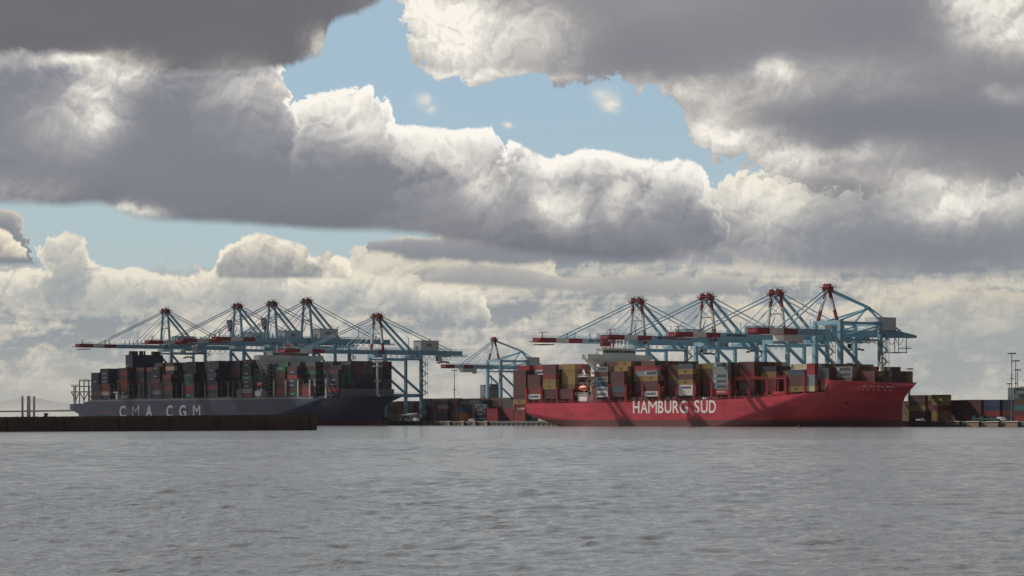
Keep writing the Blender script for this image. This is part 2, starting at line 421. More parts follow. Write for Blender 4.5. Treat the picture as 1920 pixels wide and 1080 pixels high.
CON = {  # container paints
    'maroon': (0.130, 0.048, 0.052), 'red': (0.30, 0.048, 0.060), 'crimson': (0.36, 0.032, 0.062), 'yellow': (0.34, 0.225, 0.075),
    'grey': (0.27, 0.29, 0.285), 'white': (0.74, 0.72, 0.67), 'steel blue': (0.075, 0.110, 0.145), 'navy': (0.030, 0.034, 0.068),
    'blue': (0.045, 0.062, 0.150), 'green': (0.035, 0.150, 0.075), 'brown': (0.130, 0.070, 0.045), 'orange': (0.33, 0.13, 0.04),
    'teal': (0.060, 0.210, 0.230), 'cream': (0.60, 0.52, 0.34), 'dark grey': (0.10, 0.105, 0.11), 'olive': (0.20, 0.15, 0.05)}
CM = {k: mat(k.replace(' ', '_') + '_container_paint', v, 0.6, wear=0.3, scale=0.5, per_obj=0.35) for k, v in CON.items()}
CKEYS = list(CON)
TXT = {k: mat('container_print_' + k, c, 0.6, wear=0.1) for k, c in (('pale', (0.62, 0.62, 0.62)), ('dark', (0.05, 0.045, 0.05)), ('sky', (0.16, 0.42, 0.56)), ('navy', (0.04, 0.06, 0.13)))}

# ------------------------------------------------------------------ lettering (mesh made from the built-in font)
_txt = {}
def text_mesh(body, size, bold=0.0, depth=0.04, track=1.0, wide=1.0):
    key = (body, size, bold, depth, track, wide)
    if key in _txt: return _txt[key]
    cu = bpy.data.curves.new('lettering', 'FONT')
    cu.body = body; cu.size = size; cu.align_x = 'CENTER'; cu.align_y = 'CENTER'
    cu.extrude = depth; cu.offset = bold; cu.space_character = track; cu.resolution_u = 4
    o = bpy.data.objects.new('lettering', cu); C.objects.link(o)
    dg = bpy.context.evaluated_depsgraph_get()
    me = bpy.data.meshes.new_from_object(o.evaluated_get(dg))
    bpy.data.objects.remove(o); bpy.data.curves.remove(cu)
    # stand the letters up, reading along local +X when seen from -Y
    me.transform(Matrix.Diagonal((wide, 1, 1, 1)))
    me.transform(Matrix.Rotation(R(90), 4, 'X'))
    _txt[key] = me
    return me
def lettering(parent, body, size, loc, material, **kw):
    me = text_mesh(body, size, **kw).copy()
    me.materials.clear(); me.materials.append(material)
    o = link('lettering', me, parent); o.location = loc
    return o

# ------------------------------------------------------------------ water and quay ground
def water():
    # one sheet out to the horizon: fine wave relief near by, ever coarser rows farther off
    rows = [-400.0, 4.0, 14.0, 26.0]
    y = 36.0
    while y < 1250: rows.append(y); y *= 1.0023 if y < 420 else (1.005 if y < 800 else 1.02)
    rows += [1400, 1700, 2100, 2700, 3600, 5000, 8000, 14000, 30000]
    rows = np.array(rows)
    cols = np.concatenate([[-60, -8, -2, -.7, -.4], np.linspace(-.285, .285, 860), [.4, .7, 2, 8, 60]])
    scale = np.where(rows < 30, 30.0, rows)
    XX = cols[None, :] * scale[:, None]; YY = np.repeat(rows[:, None], len(cols), 1)
    dr = np.gradient(rows); dr = np.maximum(dr[:, None], 0.0012 * scale[:, None]) * np.ones_like(XX)
    rg = np.random.default_rng(11); ZZ = np.zeros_like(XX); DX = np.zeros_like(XX); DY = np.zeros_like(XX)
    N = 96
    gust = 1.0 + .35 * np.sin(XX * .021 + YY * .013 + 1.0) * np.sin(YY * .017 - XX * .009) + .2 * np.sin(XX * .05 - YY * .041)
    for i in range(N):
        lam = 0.24 * (4.6 / 0.24) ** ((i + rg.random()) / N); k = 2 * math.pi / lam
        th = R(-98) + rg.normal(0, .62); kx, ky = k * math.cos(th), k * math.sin(th)
        s_ = 0.142 * math.sqrt(2 / N) * (1.55 if lam < 0.9 else (.9 if lam < 1.8 else .55)); a_ = s_ / k
        keep = np.clip((lam / dr - 2.0) / 2.0, 0, 1) * gust
        ph = kx * XX + ky * YY + rg.random() * 6.283
        c_, sn = np.cos(ph), np.sin(ph)
        ZZ += a_ * keep * c_; DX -= .9 * a_ * keep * math.cos(th) * sn; DY -= .9 * a_ * keep * math.sin(th) * sn
    far = 1.0 + np.clip((YY - 70) / 260, 0, 1.0)
    ZZ *= far
    edge = (np.abs(cols)[None, :] < .286) & (rows[:, None] > 30) & (rows[:, None] < 1200)
    ZZ *= edge; DX *= edge; DY *= edge
    nr, nc = XX.shape
    co = np.stack([XX + DX, YY + DY, ZZ], -1).reshape(-1, 3).astype(np.float32)
    i0 = (np.arange(nr - 1)[:, None] * nc + np.arange(nc - 1)[None, :]).reshape(-1)
    fs = np.stack([i0, i0 + 1, i0 + nc + 1, i0 + nc], -1).astype(np.int32)
    me = bpy.data.meshes.new('water')
    me.vertices.add(len(co)); me.vertices.foreach_set('co', co.reshape(-1))
    me.loops.add(fs.size); me.loops.foreach_set('vertex_index', fs.reshape(-1))
    me.polygons.add(len(fs)); me.polygons.foreach_set('loop_start', np.arange(0, fs.size, 4, dtype=np.int32))
    me.polygons.foreach_set('use_smooth', np.ones(len(fs), dtype=bool))
    me.update(calc_edges=True)
    o = link('water', me); tag(o, kind='structure')
    m = bpy.data.materials.new('grey_bay_water'); m.use_nodes = True
    nt = m.node_tree; X.nt = nt
    b = nt.nodes['Principled BSDF']
    b.inputs['Base Color'].default_value = (0.168, 0.170, 0.167, 1)
    b.inputs['Roughness'].default_value = 0.12
    b.inputs['IOR'].default_value = 1.33
    tc = nt.nodes.new('ShaderNodeTexCoord'); ob = X(tc.outputs['Object'])
    mp = nt.nodes.new('ShaderNodeMapping'); nt.links.new(tc.outputs['Object'], mp.inputs[0])
    mp.inputs['Rotation'].default_value = (0, 0, R(14)); mp.inputs['Scale'].default_value = (0.55, 1, 1)
    p = X(mp.outputs[0])
    n1, _ = noise(p, 0.16, 3.0, 0.5, 0.3)
    n2, _ = noise(p, 1.1, 4.0, 0.55, 0.4)
    n3, _ = noise(ob, 2.6, 4.0, 0.6, 0.3)
    gust, _ = noise(ob, 0.012, 3.0, 0.5)
    ox, oy, oz = sep(ob)
    g2, _ = noise(comb(ox * 0.16, oy * 0.030), 1.0, 5.0, 0.65)
    g3, _ = noise(comb(ox * 0.035, oy * 0.010), 1.0, 4.0, 0.6)
    amp = X.m('MAXIMUM', (g2 - 0.5) * 3.2 + (g3 - 0.5) * 2.0 + 1.15, 0.15) * (step(oy, 90.0, 320.0) * 0.4 + 0.6)
    h = (n1 * 0.12 + n2 * (gust * 0.14 + 0.09) + n3 * (gust * 0.03 + 0.015)) * amp
    bn = nt.nodes.new('ShaderNodeBump'); bn.inputs['Strength'].default_value = 1.0; bn.inputs['Distance'].default_value = 1.0
    nt.links.new(h.s, bn.inputs['Height']); nt.links.new(bn.outputs[0], b.inputs['Normal'])
    me.materials.append(m)
water()

QZ = 2.8
def terminal():
    g = MB()
    s0, s1, w1 = -1500.0, 900.0, -2500.0
    g.face([quay(s0, 0, QZ), quay(s1, 0, QZ), quay(s1, w1, QZ), quay(s0, w1, QZ)], 0)
    o = g.build('terminal_ground', M['asphalt']); tag(o, kind='structure')
    w = MB()
    rt = quay(0, 0)
    w.box(s0, s1, 0.0, 3.0, -3.0, QZ + 0.16)
    w.box(s0, s1, -0.5, -0.002, QZ - 0.75, QZ + 0.1)
    n = 220
    for i in range(n):
        x = -700 + i * 5.2
        w.box(x, x + 0.9, -0.42, -0.003, -2.0, QZ - 0.76)
    o = w.build('quay_wall', M['concrete']); o.location = rt; o.rotation_euler = (0, 0, QROT); tag(o, kind='structure')
terminal()
# ------------------------------------------------------------------ containers
CL, CW, CH = 12.19, 2.44, 2.88
_cm = {}
def container_mesh(colour, L=CL, H=CH):
    k = (colour, L, H)
    if k in _cm: return _cm[k]
    g = MB(); hx, hy = L / 2, CW / 2
    g.box(-hx + .08, hx - .08, -hy + .07, hy - .07, 0.10, H - .07)
    for sx in (-1, 1):
        for sy in (-1, 1):
            x0, x1 = sorted((sx * hx, sx * (hx - .2))); y0, y1 = sorted((sy * hy, sy * (hy - .2)))
            g.box(x0, x1, y0, y1, 0, H)
    for sy in (-1, 1):
        y0, y1 = sorted((sy * (hy - .01), sy * (hy - .13)))
        g.box(-hx + .2, hx - .2, y0, y1, 0.02, .20); g.box(-hx + .2, hx - .2, y0, y1, H - .13, H - .01)
        n = 22 if L > 8 else 11
        for i in range(n):                                   # corrugation ribs
            x = -hx + .35 + i * (L - .7) / (n - 1)
            ya, yb = sorted((sy * (hy - .075), sy * (hy - .03)))
            g.box(x - .13, x + .13, ya, yb, .20, H - .13)
    for sx in (-1, 1):
        x0, x1 = sorted((sx * (hx - .01), sx * (hx - .13)))
        g.box(x0, x1, -hy + .2, hy - .2, 0.02, .18); g.box(x0, x1, -hy + .2, hy - .2, H - .13, H - .01)
        for y in (-.75, -.3, .3, .75):                       # lock bars on the doors
            x0, x1 = sorted((sx * (hx - .075), sx * (hx - .02)))
            g.box(x0, x1, y - .03, y + .03, .18, H - .13)
    me = g.mesh(colour.replace(' ', '_') + '_container'); me.materials.append(CM[colour])
    _cm[k] = me
    return me
ORD = ['', 'first', 'second', 'third', 'fourth', 'fifth', 'sixth', 'seventh', 'eighth', 'ninth', 'tenth', 'eleventh', 'twelfth', 'thirteenth', 'fourteenth',
       'fifteenth', 'sixteenth', 'seventeenth', 'eighteenth', 'nineteenth', 'twentieth']
N_CON = [0]
def container(colour, loc, label, group, L=CL, mark=None):
    o = link('container', container_mesh(colour, L)); o.location = loc; o.rotation_euler = (0, 0, QROT)
    tag(o, label, 'container', group); N_CON[0] += 1
    y = -CW / 2 - .035
    if mark == 'star':
        bmk = MB(); bmk.box(-4.75, -3.15, y - .01, y + .03, .62, 2.22); e = bmk.build('logo_panel', TXT['sky'], o)
        st = MB(); c = (-3.95, 1.42)
        pts = []
        for i in range(14):
            r = .66 if i % 2 == 0 else .28; a = math.pi / 2 + i * math.pi / 7
            pts.append((c[0] + r * math.cos(a), y - .025, c[1] + r * math.sin(a)))
        ctr = (c[0], y - .025, c[1])
        for i in range(14): st.face([ctr, pts[i], pts[(i + 1) % 14]])
        st.build('logo_star', CM['white'], o)
        lettering(o, 'MAERSK', 1.75, (1.05, y, 1.42), TXT['navy'], bold=0.05, depth=.02, wide=1.22)
    elif mark == 'centre':
        lettering(o, 'msc', 1.5, (0, y, 1.65), TXT['dark'], bold=0.06, depth=.02)
    elif mark == 'hs':
        lettering(o, 'HAMBURG SÜD', 0.95, (0.6, y, 1.5), CM['white'], bold=0.03, depth=.02, wide=1.05)
    elif mark == 'plain':
        lettering(o, 'CMA CGM', 1.0, (-.4, y, 1.75), TXT['pale'], bold=0.04, depth=.02, wide=1.1)
    return o
rest_v = []; rest_m = []
def rest_box(p, colour, L=CL, H=CH):
    """a container of the mass that is past counting"""
    rest_v.append((p.x, p.y, p.z, L, H)); rest_m.append(CKEYS.index(colour))
def build_rest():
    if not rest_v: return
    a = np.array(rest_v); n = len(a)
    ax = np.array([AX.x, AX.y]); nx = np.array([NX.x, NX.y])
    vs = np.zeros((n, 8, 3))
    for k, (i, j, z) in enumerate([(i, j, z) for z in (0, 1) for i, j in ((-1, -1), (1, -1), (1, 1), (-1, 1))]):
        vs[:, k, :2] = a[:, :2] + ax * (i * a[:, 3:4] / 2) - nx * (j * CW / 2)
        vs[:, k, 2] = a[:, 2] + z * (a[:, 4] - 0.03)
    q = np.array([(0, 3, 2, 1), (4, 5, 6, 7), (0, 1, 5, 4), (1, 2, 6, 5), (2, 3, 7, 6), (3, 0, 4, 7)])
    fs = (q[None] + (np.arange(n) * 8)[:, None, None]).reshape(-1, 4)
    me = bpy.data.meshes.new('stacked_containers')
    me.from_pydata(vs.reshape(-1, 3).tolist(), [], fs.tolist())
    for k in CKEYS: me.materials.append(CM[k])
    me.polygons.foreach_set('material_index', np.repeat(np.array(rest_m), 6).tolist())
    o = link('stacked_containers', me)
    tag(o, 'mass of mixed colour containers filling the inner rows of both ships and the yard', 'containers', kind='stuff')

# ------------------------------------------------------------------ ship hulls
def hull(name, L, B, mats, zdeck, zboot, stem_wl, stern_bottom, par_wl, par_dk, fo, root, pd=3.2, pw=1.7):
    """lofted hull: local x forward, y towards the quay, z up. fo = (x where the bow bulwark starts, top z, knuckle z)"""
    g = MB(); nx, zn = 84, 18
    def ztop(x):
        return zdeck(x)
    def stem(z):
        return stem_wl + (L - stem_wl) * max(0.0, z / fo[1]) ** 4
    def half(x, z):
        t = max(0.0, min(1.0, z / fo[2]))
        xs = par_wl * L + (par_dk - par_wl) * L * t ** 1.15
        xe = stem(z)
        p = pw + (pd - pw) * t
        b = B / 2
        if x > xs:
            f = min(1.0, (x - xs) / max(1e-3, xe - xs)); b *= max(0.0, 1 - f ** p)
        if x < 75:                                            # run of the stern
            zb = stern_bottom(x); e = 1 - x / 75; k = max(0.0, min(1.0, (z - zb) / (2.0 + 5.0 * (1 - e))))
            b *= 1 - e ** 1.2 * (1 - k ** 0.5) * 0.55
            b *= 1 - 0.05 * max(0.0, 1 - x / 12) ** 2
        return b
    xs = [L * (1 - math.cos(math.pi * i / nx)) / 2 for i in range(nx + 1)]
    grid = []
    for x in xs:
        zb = max(-2.5, stern_bottom(x)); zt = ztop(x); row = []
        for j in range(zn + 1):
            z = zb + (zt - zb) * j / zn
            row.append((min(x, stem(z) + .002 * (x - L)), half(min(x, stem(z)), z), z))
        grid.append(row)
    idx = {}
    for sgn in (-1, 1):
        for i, row in enumerate(grid):
            for j, (x, b, z) in enumerate(row):
                idx[(sgn, i, j)] = len(g.v); g.v.append((x, sgn * b, z))
    for sgn in (-1, 1):
        for i in range(nx):
            for j in range(zn):
                q = [idx[(sgn, i, j)], idx[(sgn, i + 1, j)], idx[(sgn, i + 1, j + 1)], idx[(sgn, i, j + 1)]]
                zc = sum(g.v[k][2] for k in q) / 4
                g.f.append(tuple(q if sgn < 0 else q[::-1])); g.m.append(0)
    for i in range(nx):                                       # deck a little below the bulwark
        g.f.append((idx[(-1, i, zn)], idx[(-1, i + 1, zn)], idx[(1, i + 1, zn)], idx[(1, i, zn)])); g.m.append(2)
    for j in range(zn):                                       # transom
        g.f.append((idx[(-1, 0, j)], idx[(-1, 0, j + 1)], idx[(1, 0, j + 1)], idx[(1, 0, j)])); g.m.append(0)
    return g.build('hull', mats, root, smooth=False), half

def split_paint(name, upper, lower, zline):
    """one hull material: topside paint above the boot-top line, antifouling below it"""
    m = mat(name, upper, 0.42, wear=0.42, dirt=tuple(c * .58 + .006 for c in upper), scale=0.16)
    m.node_tree.nodes['Principled BSDF'].inputs['Specular IOR Level'].default_value = 0.2
    nt = m.node_tree; X.nt = nt
    hs = [n for n in nt.nodes if n.type == 'HUE_SAT'][0]; src = hs.inputs['Color'].links[0].from_socket
    tc = [n for n in nt.nodes if n.type == 'TEX_COORD'][0]
    z = sep(X(tc.outputs['Object']))[2]
    nz, _ = noise(X(tc.outputs['Object']), 0.06, 3.0, 0.5, dim='3D')
    sc_, _ = noise(X(tc.outputs['Object']), 0.5, 6.0, 0.7, dim='3D')
    low = mixc(step(sc_, 0.45, 0.7) * 0.5, lower, tuple(c * 0.6 + .03 for c in lower))
    br = nt.nodes.new('ShaderNodeTexBrick')
    ox, oy, oz = sep(X(tc.outputs['Object']))
    X.put(br.inputs['Vector'], comb(ox, oz)); br.inputs['Scale'].default_value = 1.0; br.inputs['Brick Width'].default_value = 9.5; br.inputs['Row Height'].default_value = 2.7
    br.inputs['Mortar Size'].default_value = 0.05; br.inputs['Color1'].default_value = (0.80, 0.80, 0.80, 1); br.inputs['Color2'].default_value = (1.08, 1.08, 1.08, 1); br.inputs['Mortar'].default_value = (0.62, 0.62, 0.62, 1)
    src = vadd(X(src), X(br.outputs['Color']), 'MULTIPLY').s
    # grime running down from scuppers, rubbed paint along the fender belt
    run, _ = noise(comb(ox * 0.55, oy * 0.02, z * 0.035), 1.0, 5.0, 0.7, dim='3D')
    src = mixc(step(run, 0.56, 0.74) * 0.42, X(src), tuple(c_ * 0.45 + 0.02 for c_ in upper)).s
    rub, _ = noise(comb(ox * 0.10, 0.0, z * 0.9), 1.0, 5.0, 0.65, dim='3D')
    src = mixc(step(rub, 0.58, 0.72) * 0.28, X(src), tuple(c_ * 0.75 + 0.06 for c_ in upper)).s
    c = mixc(step(z + (nz - .5) * .12, zline - 0.05, zline + 0.05), low, X(src))
    nt.links.new(c.s, hs.inputs['Color'])
    return m

def lashing_bridge(root, x, z0, z1, half_b, m, tiers=2):
    g = MB()
    for s in (-1, 1):
        for dx in (-.45, .45):
            g.beam((x + dx, s * (half_b - .35), z0), (x + dx, s * (half_b - .35), z1), .38)
        for dx in (-.45, .45):
            g.beam((x + dx, s * (half_b - 4.2), z0), (x + dx, s * (half_b - 4.2), z1), .3)
    zz = [z0 + (z1 - z0) * k / tiers for k in range(1, tiers + 1)]
    for z in zz:
        g.box(x - .6, x + .6, -half_b + .1, half_b - .1, z - .14, z + .06)
        g.rail([(x - .55, -half_b + .2, z), (x - .55, half_b - .2, z)], t=.07, every=5)
    g.build('lashing_bridge', m, root)

def bay_stack(ship_word, group, nth, px, w_face, z0, cols, L=CL, inner=None, max_rows=17, step_w=2.5, gap=0.1, direct=None):
    """cols: list of (row, [colours bottom to top], first tier) seen from the water; inner: tiers of the rest of the bay"""
    s = (s_at(px[0], w_face) + s_at(px[1], w_face)) / 2
    nth_w = (ORD[nth] + ' bay') if isinstance(nth, int) else nth
    done = {}
    for row, colours, t0 in cols:
        for k, c in enumerate(colours):
            mark = None
            if ':' in c: c, mark = c.split(':')
            w = w_face - 1.22 - row * step_w
            tier = t0 + k
            rw = '' if row == 0 else f', {ORD[row + 1]} row in'
            label = f'{c} container, {ORD[tier + 1]} tier up in {nth_w} from stern{rw}, {ship_word}'
            container(c, quay(s, w, z0 + tier * (CH + .02)), label, group, L, mark)
            done[(row, tier)] = 1
    return s, done
def interp(x, pts):
    if x <= pts[0][0]: return pts[0][1]
    for (a, b), (c, d) in zip(pts, pts[1:]):
        if x <= c: return b + (d - b) * (x - a) / (c - a)
    return pts[-1][1]
def fit_text(root, body, x0, x1, zc, cap, y, material, bold=0.02, depth=0.05):
    if body == 'M': bold = 0.0
    me = text_mesh(body, 1.0, bold=bold, depth=0.02).copy()
    hh = text_mesh('H', 1.0, bold=bold, depth=0.02)
    xs = [v.co.x for v in me.vertices]; hz = [v.co.z for v in hh.vertices]
    sx = (x1 - x0) / (max(xs) - min(xs)); sz = cap / (max(hz) - min(hz))
    zs = [v.co.z for v in me.vertices]
    base = min(zs) if body not in ('C', 'G') else min(zs) + .01
    cx = (max(xs) + min(xs)) / 2
    for v in me.vertices: v.co = Vector(((v.co.x - cx) * sx, v.co.y, (v.co.z - base) * sz - cap / 2))
    me.materials.clear(); me.materials.append(material)
    o = link('hull_lettering', me, root); o.location = ((x0 + x1) / 2, y - depth, zc)
    return o

# ================================================================== red ship
RW = 48.5; RB = 47.0
RS0 = s_at(958, RW); RWC = RW - RB / 2; RL = s_at(1713.5, RWC) - RS0
def rx(px, w=RW): return s_at(px, w) - RS0          # photo column -> metres from the stern along side w
red = thing('container_ship', 'long red container ship with white lettering and white bridge, moored at the quay', 'ship', quay(RS0, RWC, 0), group='container ships at the quay')
def red_deck(x):
    return interp(x, [(0, 9.6), (13.6, 9.6), (14.6, 13.5), (150, 13.7), (215, 15.2), (250, 17.2), (270, 18.2), (271, 18.3), (272.2, 24.0), (304.0, 22.6), (305.0, 20.2), (RL, 20.8)])
def red_bottom(x):
    return interp(x, [(0, 8.4), (8, 7.2), (20, 3.9), (40, 0.2), (60, -2.5)])
RED_HULL = split_paint('red_hull_with_boot_top', (0.50, 0.050, 0.078), (0.17, 0.062, 0.060), 3.7)
_, red_half = hull('hull', RL, RB, [RED_HULL, M['boot_red'], M['deck_red']], red_deck, 3.7, RL - 8.5, red_bottom, 0.60, 0.835, (0, 21.0, 19.0), red, pd=2.6, pw=1.25)
for ch, a, b in (('H', 1187, 1199.2), ('A', 1200.8, 1214.6), ('M', 1215.8, 1232.0), ('B', 1234.0, 1244.2), ('U', 1246.4, 1259.0), ('R', 1261.4, 1273.2), ('G', 1274.4, 1289.6),
                 ('S', 1301.6, 1311.8), ('Ü', 1314.2, 1327.2), ('D', 1329.6, 1342.6)):
    fit_text(red, ch, rx(a), rx(b), 10.8, 6.9, -RB / 2, M['letter_white'], bold=0.014)
# bow name and draught marks (illegible at this distance: a row of short strokes)
g = MB(); r_ = random.Random(4)
def on_bow(x, z, out=.12): return (x, -red_half(x, z) - out, z)
for i in range(16):
    x = 291.5 + i * .82; zz = 20.9 - i * .03
    if i in (3, 7, 11): continue
    g.beam(on_bow(x, zz - .5), on_bow(x + r_.uniform(.1, .35), zz + r_.uniform(.3, .9)), .2)
    if r_.random() < .6: g.beam(on_bow(x, zz), on_bow(x + .6, zz + r_.uniform(-.3, .3)), .2)
for i in range(7): g.beam(on_bow(288.5 + i * 2.2, 19.0 - i * .05), on_bow(289.3 + i * 2.2, 19.0 - i * .05), .25)
g.build('bow_name', M['letter_white'], red)
g = MB()                                                     # anchor pocket, anchor, hawse
xa = 277; ya = -red_half(xa, 12) - .05
g.tube([(xa, ya + 1.5, 14.2), (xa + .3, ya - 1.1, 11.4)], [1.9, 1.2], 10)
g.beam((xa - 1.6, ya - 1.0, 10.6), (xa + 2.2, ya - 1.0, 10.6), .7); g.beam((xa + .3, ya - 1.2, 10.4), (xa + .3, ya - .8, 13.2), .6)
g.build('anchor', M['deck_red'], red)
g = MB()                                                     # bulbous bow just awash
g.tube([(RL - 26, 0, -1.5), (RL - 14, 0, -.6), (RL - 7.5, 0, .1), (RL - 4.2, 0, .3), (RL - 3.2, 0, .3)], [3.0, 2.9, 2.3, 1.2, .3], 12)
g.build('bulbous_bow', M['boot_red'], red, smooth=True)
g = MB()                                                     # open mooring deck at the stern
for y in (-RB / 2 + 2.2, -8, 8, RB / 2 - 2.2):
    g.beam((1.0, y * .9, 9.6), (1.0, y * .9, 13.0), .8); g.beam((13.2, y, 9.6), (13.2, y, 13.0), .8)
g.box(0.4, 14.2, -RB / 2 + 2.2, RB / 2 - 2.2, 12.4, 12.9); g.box(1.0, 14.0, RB / 2 - 4.2, RB / 2 - 3.8, 9.7, 12.39); g.box(.5, 1.6, -RB / 2 * .95 + .1, -RB / 2 * .95 + 1.2, 9.5, 20.5)
g.build('stern_frame', M['deck_red'], red)
g = MB()
for x, y in ((3.5, -20), (6.5, -19), (10.0, -20), (5, -12), (9, -12)):
    g.tube([(x, y - 1, 10.4), (x, y + 1, 10.4)], .8, 10); g.box(x - 1, x + 1, y - .4, y + .4, 9.55, 10.2)
g.build('mooring_winch', M['ship_white'], red)
g = MB(); g.rail([(1, -RB / 2 * .9 + .4, 9.6), (13, -RB / 2 + .5, 9.6)], t=.12, every=1.6); g.build('stern_rail', M['ship_white'], red)
# hatch coaming under the boxes
g = MB()
g.box(15.5, rx(1072, RW), -RB / 2 + 2.6, RB / 2 - 2.6, 13.2, 15.9)
g.box(rx(1113), 236, -RB / 2 + 2.6, RB / 2 - 2.6, 13.2, 16.6)
g.box(236, 262, -RB / 2 + 4.5, RB / 2 - 4.5, 14.0, 18.4)
g.build('hatch_coaming', M['ship_dark'], red)
g = MB()                                                     # box supports and side rail
for i in range(0, 78):
    x = 16 + i * 2.9
    if 58 < x < 80: continue
    z = red_deck(x)
    if i % 2 == 0: g.box(x - .2, x + .2, -RB / 2 + .25, -RB / 2 + .65, z - .1, z + 2.2)
g.rail([(15, -RB / 2 + .12, red_deck(20)), (150, -RB / 2 + .12, red_deck(150)), (215, -RB / 2 + .12, red_deck(215)), (250, -RB / 2 + .12, red_deck(250))], t=.1, every=2.4)
g.build('deck_rail', M['deck_red'], red)
g = MB()                                                     # bow bulwark stays, breakwater and foremast
g.box(262.0, 262.6, -RB / 2 + 3.2, RB / 2 - 3.2, 17.8, 22.4)
g.build('breakwater', M['deck_red'], red)
g = MB()
g.tube([(288, 0, 19), (288, 0, 31)], [1.3, 1.0], 10); g.box(286.6, 289.4, -1.6, 1.6, 28.2, 29.0); g.box(287.0, 289, -3.6, 3.6, 33.2, 33.6)
g.tube([(288, 0, 31), (288, 0, 37)], [.5, .25], 8); g.tube([(289, 1, 29), (289, 1, 33)], .2, 6)
g.build('foremast', M['ship_white'], red)
# lashing bridges between the bays
RED_POSTS = [987, 1015.5, 1044.5, 1073, 1113.5, 1142, 1173, 1204.5, 1236, 1269, 1301, 1334.5, 1368, 1404, 1438, 1473, 1509]
for i, px in enumerate(RED_POSTS):
    x = rx(px, RW - .4); z = red_deck(x)
    lashing_bridge(red, x, z, z + (9.2 if i < 4 else 9.8), RB / 2, M['deck_red'])
# deckhouse
dx0 = s_at(1073.5, 47.7) - RS0 + 2.0; dx1 = s_at(1113.5, 47.7) - RS0 - 1.4; dxm = dx1 - 3.0
g = MB()
g.box(dx0 + 2, dxm - .4, -20, 20, 13.2, 18.0)
g.box(dx0 + 4.5, dxm, -14.2, 14.2, 18.0, 40.6)
for k in range(7): g.box(dx0 + 4.2, dxm + .25, -14.6, 14.6, 20.6 + 2.8 * k, 20.85 + 2.8 * k)
sup = g.build('accommodation_block', M['ship_white'], red)
g = MB()
for k in range(7):
    for y in (-12, -9, -5.5, 0, 5.5, 9, 12): g.box(dxm - .05, dxm + .10, y - .5, y + .5, 18.9 + 2.8 * k, 19.9 + 2.8 * k)
    for x in (dx0 + 6.5, dx0 + 9): g.box(x - .5, x + .5, -14.3, -14.15, 18.9 + 2.8 * k, 19.9 + 2.8 * k)
g.build('porthole', M['glass'], sup)
g = MB()
g.box(dxm - 4.6, dxm + .6, -RB / 2 - .6, RB / 2 + .6, 38.6, 39.0); g.box(dxm + .35, dxm + .6, -RB / 2 - .6, RB / 2 + .6, 39.0, 41.6)
for s in (-1, 1):
    g.box(dxm - 4.6, dxm + .34, min(s * RB / 2, s * (RB / 2 + .6)), max(s * RB / 2, s * (RB / 2 + .6)), 39.0, 41.6)
    g.beam((dxm - 1.0, s * (RB / 2 - .8), 38.6), (dxm - 1.0, s * 14.0, 31.4), 1.3, 1.0); g.beam((dxm - 3.6, s * (RB / 2 - .8), 38.6), (dxm - 3.6, s * 14.0, 31.4), .9)
    g.face([(dxm - .4, s * (RB / 2 - .6), 38.6), (dxm - .4, s * 14.2, 38.6), (dxm - .4, s * 14.2, 35.4)])
g.box(dxm + .02, dxm + .34, -15.6, 15.6, 35.2, 38.6)
g.build('bridge_wing', M['ship_white'], red)
g = MB(); g.box(dxm - 6.5, dxm - .4, -12.4, 12.4, 40.6, 45.0); g.box(dxm - 7.0, dxm, -12.9, 12.9, 45.0, 45.4)
g.rail([(dxm - .2, -12.6, 45.4), (dxm - .2, 12.6, 45.4)], t=.12); wh = g.build('wheelhouse', M['ship_white'], red)
g = MB()
for i in range(13): g.box(dxm - .45, dxm - .30, -11.6 + i * 1.82, -11.6 + i * 1.82 + 1.5, 42.6, 44.2)
g.build('bridge_window', M['glass'], wh)
g = MB()                                                     # radar mast, aerials, signal mast on the monkey island
for y, h, m_ in ((-10, 5, 1), (-7.5, 6, 1), (-4.5, 4.6, 0), (-2, 7, 1), (0.8, 5, 0), (3.2, 6.5, 0), (6, 5, 0), (9, 4, 0)):
    g.beam((dxm - 3.5, y, 45.4), (dxm - 3.5, y, 45.4 + h), .7, mi=m_); g.beam((dxm - 3.5, y - 1.0, 45.4 + h * .8), (dxm - 3.5, y + 1.0, 45.4 + h * .8), .35, mi=m_)
for y in (-10.5, -9.2, -6.5, -5): g.box(dxm - 4.4, dxm - 2.6, y - .8, y + .5, 46.4, 49.6, 1)
g.build('radar_mast', [M['ship_white'], M['crane_red']], red)
g = MB()                                                     # funnel behind the deckhouse, with uptakes
g.box(dx0 - 1.0, dx0 + 4.2, -6, 6, 13.2, 37.0); g.build('funnel', M['hull_red'], red)
for y in (-3.5, 0, 3.5):
    g = MB(); g.tube([(dx0 + 1.5, y, 37), (dx0 + 1.5, y, 40.5)], .7, 8); g.build('exhaust_pipe', M['ship_dark'], red)
g = MB()                                                     # lifeboat on davits, near side
xb = (dx0 + dxm) / 2 - 1
prof = [(-4.2, .2), (-3.4, 1.1), (-1.5, 1.5), (1.5, 1.5), (3.4, 1.2), (4.3, .2)]
for (a, ra), (b, rb) in zip(prof, prof[1:]): g.tube([(xb + a, -20.6, 22.0), (xb + b, -20.6, 22.0)], [ra, rb], 12)
g.box(xb - 1.6, xb + 2.2, -21.4, -19.8, 23.2, 24.0)
g.build('lifeboat', M['orange'], red)
g = MB()
for d in (-3.4, 3.2):
    g.beam((xb + d, -17.5, 18.0), (xb + d, -17.8, 25.2), .5); g.beam((xb + d, -17.8, 25.2), (xb + d, -20.8, 25.0), .45); g.tube([(xb + d, -20.6, 25), (xb + d, -20.6, 23.2)], .08, 5)
g.build('davit', M['ship_white'], red)
g = MB()                                                     # side platforms, provision crane, stairs
